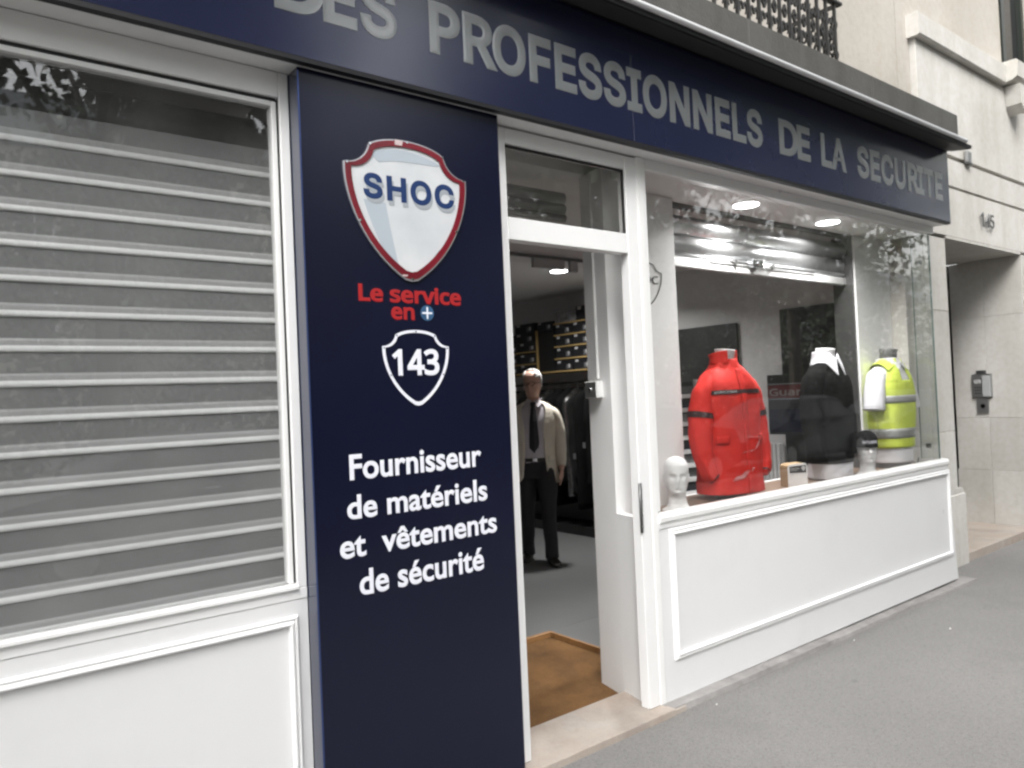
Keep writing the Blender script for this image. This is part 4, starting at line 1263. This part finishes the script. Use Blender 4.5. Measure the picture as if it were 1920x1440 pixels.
Mh = Matrix.Translation((0, -.012, 1.53)) @ Matrix.Rotation(R(-16), 4, 'Z') @ Matrix.Rotation(R(4), 4, 'X') @ Matrix.Translation((0, .012, -1.53))
add_geo(hv, hf, Mh)
for s_ in (-1, 1):
    ev, ef = ear_geo(s_)
    add_geo([(a, b - .012, c + 1.532) for a, b, c in ev], ef, Mh)
add_tube(Tube([(0, .02, 1.38, .085, .07), (0, .012, 1.46, .060, .058), (0, 0, 1.54, .055, .055)]))
add_tube(Tube([(0, 0, .84, .155, .10, 2.2), (0, 0, .95, .160, .105, 2.2), (0, -.01, 1.10, .152, .11, 2.2), (0, 0, 1.28, .175, .11, 2.3), (0, .01, 1.40, .165, .085, 2.3), (0, .015, 1.455, .07, .06)]), 26, 28)
# arms hang; his left arm (local +x) is the visible one
def arm_path(s_):
    return [(s_ * .145, .01, 1.370, .038, .038), (s_ * .200, .012, 1.315, .040, .042), (s_ * .220, .015, 1.20, .042, .045), (s_ * .226, .012, 1.08, .038, .040), (s_ * .230, -.005, .96, .034, .036), (s_ * .232, -.035, .855, .026, .030)]
for s_ in (-1, 1):
    add_tube(Tube(arm_path(s_)), 24, 16)
    hx_, hy_, hz_ = s_ * .232, -.045, .85
    add_tube(Tube([(hx_, hy_, hz_ + .02, .018, .026), (hx_, hy_ - .006, hz_ - .03, .017, .040), (hx_ - s_ * .003, hy_ - .010, hz_ - .075, .014, .040)]), 8, 14)
    for k, (dy, L) in enumerate(((-.033, .062), (-.012, .072), (.009, .068), (.028, .054))):
        add_tube(Tube([(hx_ - s_ * .002, hy_ - .010 + dy, hz_ - .07, .0095, .0095), (hx_ - s_ * .008, hy_ - .012 + dy, hz_ - .07 - L * .5, .009, .009), (hx_ - s_ * .024, hy_ - .012 + dy, hz_ - .07 - L, .007, .007)]), 8, 8)
    add_tube(Tube([(hx_ - s_ * .004, hy_ - .034, hz_ - .015, .012, .012), (hx_ - s_ * .014, hy_ - .058, hz_ - .05, .0105, .0105), (hx_ - s_ * .022, hy_ - .062, hz_ - .085, .0085, .0085)]), 8, 8)
# legs: his left leg forward
legs = {1: [(.085, 0, .90, .085, .09), (.095, -.03, .72, .078, .085), (.10, -.06, .50, .056, .062), (.105, -.05, .30, .050, .056), (.11, -.03, .10, .036, .042), (.11, -.03, .03, .040, .048)],
        -1: [(-.085, 0, .90, .085, .09), (-.095, .02, .72, .078, .085), (-.105, .04, .50, .056, .062), (-.11, .10, .30, .050, .056), (-.115, .16, .10, .036, .042), (-.115, .17, .03, .040, .048)]}
for s_ in (-1, 1):
    add_tube(Tube(legs[s_]), 24, 16)
bmesh.ops.recalc_face_normals(bm, faces=bm.faces[:])
body_o = from_bm('body', bm, M['skin'], man, smooth=True)
rm = body_o.modifiers.new('join', 'REMESH'); rm.mode = 'VOXEL'; rm.voxel_size = .0075; rm.use_smooth_shade = True
# hair: a shell round the back and sides, thin on top
hv, hf = head_geo(0, -.012, 1.532, 1.0, base=False)
hv2 = []
for (x_, y_, z_) in hv:
    c = Vector((x_, y_ + .012 - .005, z_ - 1.64)); n_ = c.normalized()
    q = Vector((x_, y_, z_)) + n_ * (.011 + .006 * noise.noise(Vector((x_ * 60, y_ * 60, z_ * 60))))
    hv2.append(Mh @ q)
keep = []
for q in hf[:-2]:
    c = sum((Vector(hv[i]) for i in q), Vector()) / len(q)
    lz = c.z - 1.532; ly = c.y + .012
    if lz > .085 and (ly > .0 + max(0, .15 - lz) * .35 or (lz > .165 and ly > -.062 + (abs(c.x) < .045) * .05) ) or (lz > .21 and ly > -.02):
        keep.append(q)
ho = mk('hair', hv2, keep, M['hair'], man, smooth=True)
sd_ = ho.modifiers.new('thickness', 'SOLIDIFY'); sd_.thickness = .012; sd_.offset = -1
# glasses
gls = thing('glasses', None, None); gls.parent = man
def ringm(name, c, rx, rz, r, parent):
    v = []; f = []
    n, k = 24, 6
    for i in range(n):
        a = 2 * math.pi * i / n
        for j in range(k):
            b = 2 * math.pi * j / k
            v.append(Mh @ Vector((c[0] + (rx + r * math.cos(b)) * math.cos(a), c[1] + r * math.sin(b), c[2] + (rz + r * math.cos(b)) * math.sin(a))))
    for i in range(n):
        for j in range(k):
            f.append((i * k + j, i * k + (j + 1) % k, ((i + 1) % n) * k + (j + 1) % k, ((i + 1) % n) * k + j))
    return mk(name, v, f, M['blackgloss'], parent, smooth=True)
for s_ in (-1, 1):
    ringm('rim', (s_ * .032, -.108, 1.645), .025, .018, .0016, gls)
    o = mk('temple', [Mh @ Vector(p) for p in ((s_ * .056, -.108, 1.652), (s_ * .074, -.10, 1.652), (s_ * .084, .0, 1.648), (s_ * .056, -.108, 1.648), (s_ * .074, -.10, 1.648), (s_ * .084, .0, 1.644))], [(0, 1, 4, 3), (1, 2, 5, 4)], M['blackgloss'], gls)
o = mk('bridge', [Mh @ Vector(p) for p in ((-.008, -.111, 1.652), (.008, -.111, 1.652), (.008, -.111, 1.648), (-.008, -.111, 1.648))], [(0, 1, 2, 3)], M['blackgloss'], gls)
# shirt
shirt = Tube([(0, 0, .90, .163, .112, 2.2), (0, -.012, 1.05, .158, .122, 2.2), (0, -.004, 1.26, .180, .118, 2.3), (0, .008, 1.39, .168, .094, 2.3), (0, .014, 1.455, .078, .070), (0, .008, 1.475, .068, .066)], amp=.004, freq=8, seed=5)
shr = shirt.mesh('shirt', M['shirt'], man, 40, 40)
Tube([(0, .008, 1.455, .072, .068), (0, .006, 1.50, .064, .062)]).mesh('shirt_collar', M['shirt'], shr, 4, 30, t0=R(-75), t1=R(255), cap=False, thick=.003)
for s_ in (-1, 1):
    v = [(s_ * .004, -.070, 1.485), (s_ * .058, -.040, 1.500), (s_ * .080, -.060, 1.455), (s_ * .045, -.098, 1.425)]
    v += [(a, b - .005, c) for a, b, c in v]
    mk('collar_point', v, [(0, 1, 2, 3), (7, 6, 5, 4), (0, 4, 5, 1), (1, 5, 6, 2), (2, 6, 7, 3), (3, 7, 4, 0)], M['shirt'], shr)
# tie
tz = [(1.472, .020), (1.452, .026), (1.435, .018), (1.30, .034), (1.15, .044), (1.06, .046), (1.015, .004)]
v = []
for z_, w in tz:
    u_ = (z_ - .90) / .575
    yy = -.128 if z_ < 1.3 else (-.128 + (z_ - 1.3) / .17 * .045)
    v += [(-w, yy, z_), (0, yy - .008, z_), (w, yy, z_)]
f = []
for i in range(len(tz) - 1):
    f += [(3 * i, 3 * i + 1, 3 * i + 4, 3 * i + 3), (3 * i + 1, 3 * i + 2, 3 * i + 5, 3 * i + 4)]
o = mk('tie', v, f, M['tie'], man); q = o.modifiers.new('thickness', 'SOLIDIFY'); q.thickness = .004
# trousers
tr = Tube([(0, 0, .78, .165, .115, 2.3), (0, 0, .88, .168, .115, 2.3), (0, -.005, .965, .164, .118, 2.2)]).mesh('trousers', M['trouser'], man, 10, 36)
for s_ in (-1, 1):
    L = [(a, b, c, d * 1.14 + .008, e * 1.14 + .010) for a, b, c, d, e in legs[s_]]
    L[-1] = (L[-1][0], L[-1][1], .055, .062, .075); L[-2] = (L[-2][0], L[-2][1], .16, .060, .070)
    Tube(L, amp=.006, freq=9, seed=s_ * 2).mesh('trouser_leg', M['trouser'], tr, 34, 26)
bl = Tube([(0, -.004, .935, .169, .123, 2.2), (0, -.004, .968, .169, .123, 2.2)]).mesh('belt', M['leather'], man, 2, 36)
box('buckle', (-.022, -.134, .938), (.022, -.128, .966), M['chrome'], bl, bev=.002)
for s_ in (-1, 1):
    a_, b_ = legs[s_][-1][:2]
    rz_ = R(18) if s_ > 0 else R(-8)
    Mx = Matrix.Translation((a_, b_, 0)) @ Matrix.Rotation(rz_, 4, 'Z')
    tb = Tube([(0, .075, .028, .030, .028), (0, .05, .040, .040, .042), (0, 0, .042, .042, .044), (0, -.08, .034, .046, .030), (0, -.15, .026, .046, .022), (0, -.195, .020, .034, .016), (0, -.21, .016, .012, .008)])
    # section frames run along Y, so build directly
    v = []; f = []
    for i in range(19):
        c = tb.at(i / 18)
        for j in range(16):
            t_ = 2 * math.pi * j / 16
            v.append(Mx @ Vector((c[0] + c[3] * math.cos(t_), c[1], max(.002, c[2] + c[4] * 1.1 * math.sin(t_)))))
    for i in range(18):
        for j in range(16):
            k = (j + 1) % 16
            f.append((i * 16 + j, i * 16 + k, (i + 1) * 16 + k, (i + 1) * 16 + j))
    f.append(tuple(range(16))); f.append(tuple(18 * 16 + j for j in range(16))[::-1])
    mk('shoe', v, f, M['leather'], man, smooth=True)
# jacket, open at the front
jt = Tube([(0, .008, .735, .208, .150, 2.3), (0, .004, .84, .200, .146, 2.3), (0, 0, .98, .188, .140, 2.3), (0, -.004, 1.10, .184, .138, 2.3), (0, .002, 1.26, .204, .134, 2.4), (0, .010, 1.37, .206, .112, 2.4), (0, .016, 1.43, .165, .094, 2.3), (0, .022, 1.475, .088, .078)], amp=.006, freq=5, seed=8, fold=.003)
def open_shell(tube, nu, nt, half):
    """half: function u -> half opening angle at the front"""
    v = []; f = []
    for i in range(nu + 1):
        u = i / nu; h = half(u)
        for j in range(nt + 1):
            th = -math.pi / 2 + h + (2 * math.pi - 2 * h) * j / nt
            v.append(tube.pt(u, th))
    for i in range(nu):
        for j in range(nt):
            a = i * (nt + 1) + j
            f.append((a, a + 1, a + nt + 2, a + nt + 1))
    return v, f
def half(u):
    if u < .12: return R(30 + 38 * (1 - u / .12) ** 2)
    if u < .55: return R(30 - 8 * (u - .12) / .43)
    return R(22 + 14 * min(1, (u - .55) / .35))
v, f = open_shell(jt, 50, 60, half)
jo = mk('jacket', v, f, M['linen'], man, smooth=True)
q = jo.modifiers.new('thickness', 'SOLIDIFY'); q.thickness = .006
for s_ in (-1, 1):   # lapels
    pts = []
    for i in range(9):
        u = .46 + .50 * i / 8
        h = half(u)
        w = R(13) * math.sin(math.pi * min(1, (i + .8) / 9)) + R(3)
        for h_ in (h - R(1), h + w):
            pts.append(jt.pt(u, -math.pi / 2 + s_ * h_, .007))
    o = mk('lapel', pts, [(2 * i, 2 * i + 1, 2 * i + 3, 2 * i + 2) for i in range(8)], M['linen'], jo, smooth=False)
    q = o.modifiers.new('thickness', 'SOLIDIFY'); q.thickness = .004
    L = [(a, b, c, d + .018, e + .020) for a, b, c, d, e in arm_path(s_)]
    L[0] = (s_ * .125, .012, 1.395, .045, .060); L[1] = (s_ * .186, .012, 1.350, .052, .066)
    L[-1] = (L[-1][0], L[-1][1] + .004, L[-1][2] + .03, .040, .046)
    Tube(L, amp=.006, freq=10, seed=s_ + 7).mesh('sleeve', M['linen'], jo, 36, 24)
jt.mesh('pocket_flap', M['linen'], jo, 3, 10, u0=.235, u1=.29, t0=R(305), t1=R(335), off=.008, cap=False, thick=.004)

# ================================================================== NEIGHBOURING STONE BUILDING 145
nb = thing('stone_building', 'pale limestone building with entrance numbered 145 beside the shop', 'building')
def block(x0, x1, y, z0, z1, d=.25, m_=M['stone'], g=.0025, bev=.003):
    return box('stone_block', (x0 + g / 2, y, z0 + g / 2), (x1 - g / 2, y + d, z1 - g / 2), m_, nb, bev=bev)
XA, XB = 6.86, 8.49
# pier between the shop and the entrance
zc_ = [0.605, 1.085, 2.085, 2.700]
for a, b in zip(zc_[:-1], zc_[1:]):
    block(6.40, 6.82, .215, a, b, .55)
block(6.02, 6.92, .195, -.06, .56, .60, bev=.006)
prism('plinth_cap', [(6.02, .5605), (6.92, .5605), (6.885, .604), (6.02, .604)], .205, .79, M['stone'], nb)
block(6.055, 6.398, .218, .606, 2.70, .5)
# lintel course, bands with shadow grooves, field above
block(6.40, 8.488, .200, 2.722, 3.140, .65)
block(8.492, 12.0, .200, 2.722, 3.140, .65)
block(6.40, 9.4, .200, 3.160, 3.395, .5)
block(9.4, 13.0, .200, 3.160, 3.395, .5)
block(6.43, 13.0, .204, 3.430, 4.30, .5)
box('groove', (6.41, .235, 3.135), (13, .5, 3.165), M['joint'], nb)
box('groove', (6.41, .235, 3.39), (13, .5, 3.435), M['joint'], nb)
box('lintel_soffit', (6.82, .2, 2.700), (8.489, .86, 2.7215), M['stone'], nb)
extrude_profile('cornice', [(.30, 4.3005), (.160, 4.3005), (.150, 4.312), (.150, 4.478), (.160, 4.49), (.30, 4.49)], 6.39, 8.22, M['stone'], nb)
extrude_profile('cornice', [(.30, 4.3005), (.100, 4.3305), (.060, 4.355), (.050, 4.500), (.065, 4.515), (.30, 4.52)], 8.225, 9.9, M['stone'], nb)
prism('console', [(8.30, 4.30), (8.55, 4.30), (8.52, 4.12), (8.42, 4.04), (8.33, 4.12)], .07, .203, M['stone'], nb)
box('wall', (6.425, .255, 4.30), (8.44, .7, 9.0), M['stone_cream'], nb)
box('wall', (9.6, .255, 4.30), (13, .7, 9.0), M['stone_cream'], nb)
wn = box('window', (8.445, .45, 4.522), (9.595, .47, 7.2), M['windark'], nb)
for a, b in (((8.445, .40, 4.522), (8.51, .449, 7.2)), ((8.95, .40, 4.522), (9.03, .449, 7.2)), ((9.53, .40, 4.522), (9.595, .449, 7.2))):
    box('frame', a, b, mat('dark_green_frame', (.02, .025, .02), rough=.4), wn)
# reveal of the entrance and wall right of it
for z0_, z1_, y0_, y1_ in ((-.03, .585, .195, .87), (.585, 1.11, .2, .86), (1.11, 2.13, .2, .86), (2.13, 2.70, .2, .86)):
    box('stone_block', (8.49 if z0_ > 0 else 8.484, y0_, z0_ + .0015), (8.95, .55, z1_ - .0015), M['stone'], nb, bev=.002)
    box('stone_block', (8.49 if z0_ > 0 else 8.484, .552, z0_ + .0015), (8.95, y1_, z1_ - .0015), M['stone'], nb, bev=.002)
    for x0_ in (8.953, 10.1, 11.3):
        box('stone_block', (x0_, .2, z0_ + .0015), (x0_ + (1.144 if x0_ < 9 else 1.197), .7, z1_ - .0015), M['stone'], nb, bev=.002)
dr = box('door', (6.86, .875, .06), (8.60, .93, 2.70), M['blackgloss'], nb)
for xx in (6.95, 7.75):
    box('door_panel', (xx, .862, .3), (xx + .62, .8745, 2.4), M['ironblack'], dr, bev=.004)
box('entrance_step', (6.925, .215, -.06), (8.483, .874, .045), M['threshold'], nb, bev=.006)
# house number, metal digits
t = thing('house_number', 'metal house number 145 on the limestone lintel above the entrance', 'house number', (7.66, .19, 2.87))
for i, d_ in enumerate('145'):
    text('digit', d_, -.155 + i * .105, -.155 + i * .105 + (.06 if d_ == '1' else .085), 0, .13, -.008, M['steeldark'], t, bold=.022, thick=.010, font='gill' if d_ == '4' else 'noto')
# small dark vent box
t = thing('camera_box', 'small dark grey box fixed to the limestone band above the entrance', 'box', (7.31, .2, 3.41))
box('housing', (-.050, -.030, 0), (.050, -.001, .10), M['steel'], t, bev=.006)
box('base_plate', (-.056, -.034, -.018), (.056, -.001, -.001), M['steeldark'], t, bev=.003)
# intercom on the reveal
t = thing('intercom', 'grey steel intercom with keypad on the entrance reveal of number 145', 'intercom', (8.482, .60, 1.16))
box('back_plate', (-.010, -.095, .15), (.0, .090, .395), M['steel'], t, bev=.003)
box('speaker_unit', (-.030, -.085, .165), (-.0102, -.010, .375), mat('pale_aluminium_unit', (.62, .64, .64), rough=.35, metal=.4), t, bev=.004)
box('keypad', (-.022, -.005, .165), (-.0102, .070, .345), M['steel'], t, bev=.003)
box('screen', (-.0235, .0, .30), (-.0222, .065, .335), M['labelw'], t)
for r_ in range(3):
    for c_ in range(3):
        box('key_button', (-.025, .004 + c_ * .021, .19 + r_ * .03), (-.0222, .018 + c_ * .021, .208 + r_ * .03), M['steeldark'], t)
box('cap_plate', (-.012, -.045, .3955), (.0, .045, .430), M['steeldark'], t, bev=.002)
lp = box('lower_plate', (-.012, -.055, .0), (.0, .050, .1495), M['steel'], t, bev=.002)
cyl('badge_reader', (-.0135, -.002, .07), .022, .004, M['blackgloss'], lp, 'X', 20)

# ================================================================== ACROSS THE STREET (seen only as reflections, the first kerb tree unseen)
random.seed(3)
leafm = bpy.data.meshes.new('leaf_clump')
bm = bmesh.new()
for i in range(48):
    c = Vector((random.gauss(0, .24), random.gauss(0, .24), random.gauss(0, .18)))
    n_ = Vector((random.uniform(-1, 1), random.uniform(-1, 1), random.uniform(-.3, 1))).normalized()
    a = n_.orthogonal().normalized(); b = n_.cross(a)
    an = random.uniform(0, 6.28); a, b = a * math.cos(an) + b * math.sin(an), b * math.cos(an) - a * math.sin(an)
    s_ = random.uniform(.05, .095)
    bm.faces.new([bm.verts.new(c + q) for q in (a * s_, b * s_ * .7, -a * s_, -b * s_ * .7)])
bm.to_mesh(leafm); bm.free()
lv = [tuple(v_.co) for v_ in leafm.vertices]; lf_ = [tuple(p.vertices) for p in leafm.polygons]

def tree(x, y, h, rad, nclump, label, seed, crown_z=.60):
    rnd = random.Random(seed)
    t = thing('plane_tree', label, 'tree', (x, y, -.03), group='street trees across the pavement')
    tk = Tube([(0, 0, 0, .20, .20), (.03, 0, .4, .15, .15), (.0, .04, h * .3, .12, .12), (.06, .0, h * .5, .09, .09), (.0, 0, h * .85, .04, .04)], amp=.02, freq=3, seed=seed)
    trunk = tk.mesh('trunk', M['bark'], t, 20, 12)
    for k in range(6):
        a = rnd.uniform(0, 6.28); z0_ = h * rnd.uniform(.28, .5)
        ex, ey, ez = math.cos(a) * rad * .7, math.sin(a) * rad * .7, z0_ + h * rnd.uniform(.15, .32)
        Tube([(0, 0, z0_, .06, .06), (ex * .4, ey * .4, z0_ + (ez - z0_) * .5, .04, .04), (ex, ey, ez, .018, .018)]).mesh('branch', M['bark'], t, 8, 6)
    for part_, mm in ((0, M['leaf']), (1, M['leafdark'])):
        v = []; f = []
        cents = [(rnd.gauss(0, rad * .42), rnd.gauss(0, rad * .42), h * crown_z + rnd.gauss(0, h * .15)) for _ in range(12)]
        for k in range(nclump):
            c0 = cents[rnd.randrange(12)]
            c = Vector(c0) + Vector((rnd.gauss(0, rad * .17), rnd.gauss(0, rad * .17), rnd.gauss(0, h * .05)))
            if c.z < 2.3: continue
            rot = Matrix.Rotation(rnd.uniform(0, 6.28), 3, 'Z') @ Matrix.Rotation(rnd.uniform(-.6, .6), 3, 'X')
            b0 = len(v); sc = rnd.uniform(.8, 1.4)
            for p in lv:
                v.append(c + rot @ (Vector(p) * sc))
            for q in lf_:
                f.append(tuple(b0 + i for i in q))
        o = mk('crown', v, f, mm, t)
ordn = ['first', 'second', 'third', 'fourth', 'fifth', 'sixth', 'seventh']
for i, (x_, y_, h_, r_, n_) in enumerate(((-6.3, -6.4, 11, 3.0, 380), (1.8, -7.6, 11, 3.2, 230), (8.6, -6.6, 10.5, 3.0, 230), (15.0, -6.6, 11, 3.2, 200), (27.0, -6.6, 11, 3.2, 170), (36, -6.6, 11, 3.2, 150))):  # first tree is unseen, added and thickened to shade the left panel
    tree(x_, y_, h_, r_, n_, 'leafy street tree at the kerb facing the shop, %s along the street' % ordn[i], 50 + i)
for i, (x_, y_, h_, r_, n_) in enumerate(((4.5, -16, 9, 3.4, 200), (12.0, -16.5, 9, 3.4, 190), (20.0, -16, 9, 3.4, 150), (27.5, -16.5, 9, 3.0, 110), (36.0, -16.2, 9, 3.0, 90))):
    tree(x_, y_, h_, r_, n_, 'leafy tree beyond the road in front of the pale facade, %s along the street' % ordn[i], 80 + i, .5)

# iron park fence across the road
fe = thing('iron_fence', 'black iron spiked fence reflected in the display window', 'fence', (6, -12.0, -.16))
boxes('rail', [((13, -.02, .35), (57, .02, .39))], M['ironblack'], fe)
boxes('rail', [((13, -.02, 1.55), (57, .02, 1.59))], M['ironblack'], fe)
bm = bmesh.new(); bmbox(bm, (-.014, -.014, 0), (.014, .014, 1.75))
vs = [bm.verts.new(p) for p in ((-.03, -.012, 1.75), (.03, -.012, 1.75), (.03, .012, 1.75), (-.03, .012, 1.75), (0, 0, 1.92))]
for q in ((0, 1, 4), (1, 2, 4), (2, 3, 4), (3, 0, 4), (3, 2, 1, 0)): bm.faces.new([vs[i] for i in q])
spm = bpy.data.meshes.new('spike_bar'); bm.to_mesh(spm); bm.free(); spm.materials.append(M['ironblack'])
for i in range(260):
    o = bpy.data.objects.new('spike_bar', spm); link(o, fe); o.location = (13 + i * .17, 0, 0)

# facade across the boulevard
def far_building(x0, x1, y, h, label, m_):
    t = thing('apartment_building', label, 'building', (x0, y, 0), group='pale facades across the street')
    w = x1 - x0
    box('wall', (0, -8, 0), (w, 0, h), m_, t)
    nb_ = int(w / 2.4)
    wm = None
    for fl in range(int(h / 3.3)):
        z_ = .9 + fl * 3.3
        box('string_course', (0, .001, z_ + 2.35), (w, .12, z_ + 2.5), m_, t)
        for k in range(nb_):
            xc = (k + .5) * w / nb_
            if wm is None:
                o = box('window', (-.55, .002, 0), (.55, .03, 1.9), M['windark'], t); wm = o
                o.location = (xc, 0, z_)
                for a, b in (((-.66, .002, -.05), (-.551, .09, 1.98)), ((.551, .002, -.05), (.66, .09, 1.98)), ((-.55, .002, 1.901), (.55, .09, 2.0)), ((-.03, .031, 0), (.03, .05, 1.9))):
                    box('frame', a, b, M['white'], o)
            else:
                c = wm.copy(); COL.objects.link(c); c.parent = t; c.location = (xc, 0, z_)
                for q_ in wm.children:
                    d = q_.copy(); COL.objects.link(d); d.parent = c
    extrude_profile('roof', [(0.3, h + .001), (-1.5, h + 2.6), (-8, h + 2.8), (-8, h + .001)], 0, w, M['zinc'], t)
far_building(-14, 2.0, -30, 10.2, 'pale low facade across the street, nearest the shuttered window reflection', M['facade'])
far_building(2.3, 22.0, -30, 11.5, 'pale low facade across the street, reflected in the display window', M['facade'])
far_building(22.3, 52.0, -26, 4.6, 'long white facade far along the street, reflected at the window corner', M['stone'])

# parked cars at the kerb opposite the shop
def car(x, y, label, paint):
    t = thing('parked_car', label, 'car', (x, y, -.16), group='cars parked along the kerb')
    side = [(-2.1, .32), (-2.12, .62), (-2.02, .82), (-1.55, .92), (-1.30, .98), (-.75, 1.36), (-.45, 1.44), (.55, 1.45), (.95, 1.38), (1.50, 1.02), (2.0, .95), (2.12, .75), (2.12, .34), (1.7, .24), (-1.7, .24)]
    bm = bmesh.new()
    rows = []
    for yy, k, lift in ((-.84, .94, .0), (-.86, 1.0, .0), (-.70, 1.0, 1), (0, 1.0, 1), (.70, 1.0, 1), (.86, 1.0, 0), (.84, .94, 0)):
        r_ = []
        for a, b in side:
            z_ = b
            y2 = yy
            if b > 1.0: y2 = yy * .80
            if abs(yy) > .8 and b > 1.2: z_ = b - .05
            r_.append(bm.verts.new((a * (k if abs(a) > 2 else 1), y2, z_)))
        rows.append(r_)
    n = len(side)
    for i in range(len(rows) - 1):
        for j in range(n):
            bm.faces.new((rows[i][j], rows[i + 1][j], rows[i + 1][(j + 1) % n], rows[i][(j + 1) % n]))
    bm.faces.new(rows[0]); bm.faces.new(rows[-1][::-1])
    from_bm('body', bm, paint, t)
    for s_ in (-1, 1):
        ww = [(-1.16, 1.0), (-.72, 1.33), (-.02, 1.36), (-.02, 1.0)], [(.04, 1.0), (.04, 1.36), (.72, 1.33), (1.22, 1.0)]
        for w in ww:
            v = [(a, s_ * (.862 - .155 * (b - .98) / .38), b) for a, b in w] + [(a, s_ * (.872 - .155 * (b - .98) / .38), b) for a, b in w]
            mk('side_window', v, [(0, 1, 2, 3), (7, 6, 5, 4), (0, 4, 5, 1), (1, 5, 6, 2), (2, 6, 7, 3), (3, 7, 4, 0)], M['blackboard'], t)
        for xx in (-1.35, 1.32):
            w_ = cyl('wheel', (xx, s_ * .80, .31), .31, .20, M['seal'], t, 'Y', 28)
            cyl('rim', (xx, s_ * .905, .31), .19, .012, M['steel'], w_, 'Y', 20)
        box('door_handle', (-.16, min(s_ * .868, s_ * .885), .86), (.0, max(s_ * .868, s_ * .885), .885), M['chrome'], t)
        box('headlight', (-2.13, s_ * .62 - .14, .62), (-2.09, s_ * .62 + .14, .74), M['chrome'], t, bev=.01)
        box('tail_light', (2.10, s_ * .66 - .12, .66), (2.135, s_ * .66 + .12, .80), M['vinyl_red'], t, bev=.01)
dk = mat('dark_car_paint', (.010, .011, .014), rough=.5)
gk = mat('anthracite_car_paint', (.030, .032, .034), rough=.5)
car(9.5, -6.55, 'dark parked car nearest the shop window, reflected in its glass', dk)
car(14.6, -6.6, 'anthracite parked car, second along the kerb', gk)
car(19.8, -6.55, 'dark parked car, third along the kerb', dk)
car(25.0, -6.6, 'anthracite parked car, fourth along the kerb', gk)
car(2.5, -6.6, 'anthracite parked car facing the navy pillar', gk)

# hedge added behind the iron fence to darken reflections in the display glass
rnd = random.Random(9)
v = []; f = []
for k in range(2600):
    c = Vector((rnd.uniform(-20, 60), -13.6 + rnd.gauss(0, .35), rnd.uniform(0, 1) ** .7 * 2.6))
    rot = Matrix.Rotation(rnd.uniform(0, 6.28), 3, 'Z')
    b0 = len(v)
    for p in lv[:64]:
        v.append(c + rot @ (Vector(p) * 1.5))
    for q in lf_[:16]:
        f.append(tuple(b0 + i for i in q))
hd = mk('hedge', v, f, M['leafdark'])
tag(hd, 'dense dark hedge added behind the iron fence to darken the window reflections', 'hedge', kind='stuff')
tag(box('park_soil', (-20, -14.3, -.05), (60, -12.9, .05), M['bark']), kind='structure')

# rolled shutter inside, seen through the transom glass
t = thing('door_shutter', 'dusty roller shutter coiled above the doorway behind the transom glass', 'roller shutter', (2.35, .50, 2.45))
for i, (z0_, z1_) in enumerate(((0, .045), (.048, .10), (.103, .16))):
    n = 6
    prof = [(-.014 * math.sin(math.pi * q / n), z0_ + (z1_ - z0_) * q / n) for q in range(n + 1)] + [(.004, z1_), (.004, z0_)]
    extrude_profile('slat', prof, -.55, .42, M['slatmid'], t, smooth=True)

far_building(52.3, 92.0, -26, 8.0, 'white facade at the far end of the street, reflected beside the glass corner', M['stone_white'])
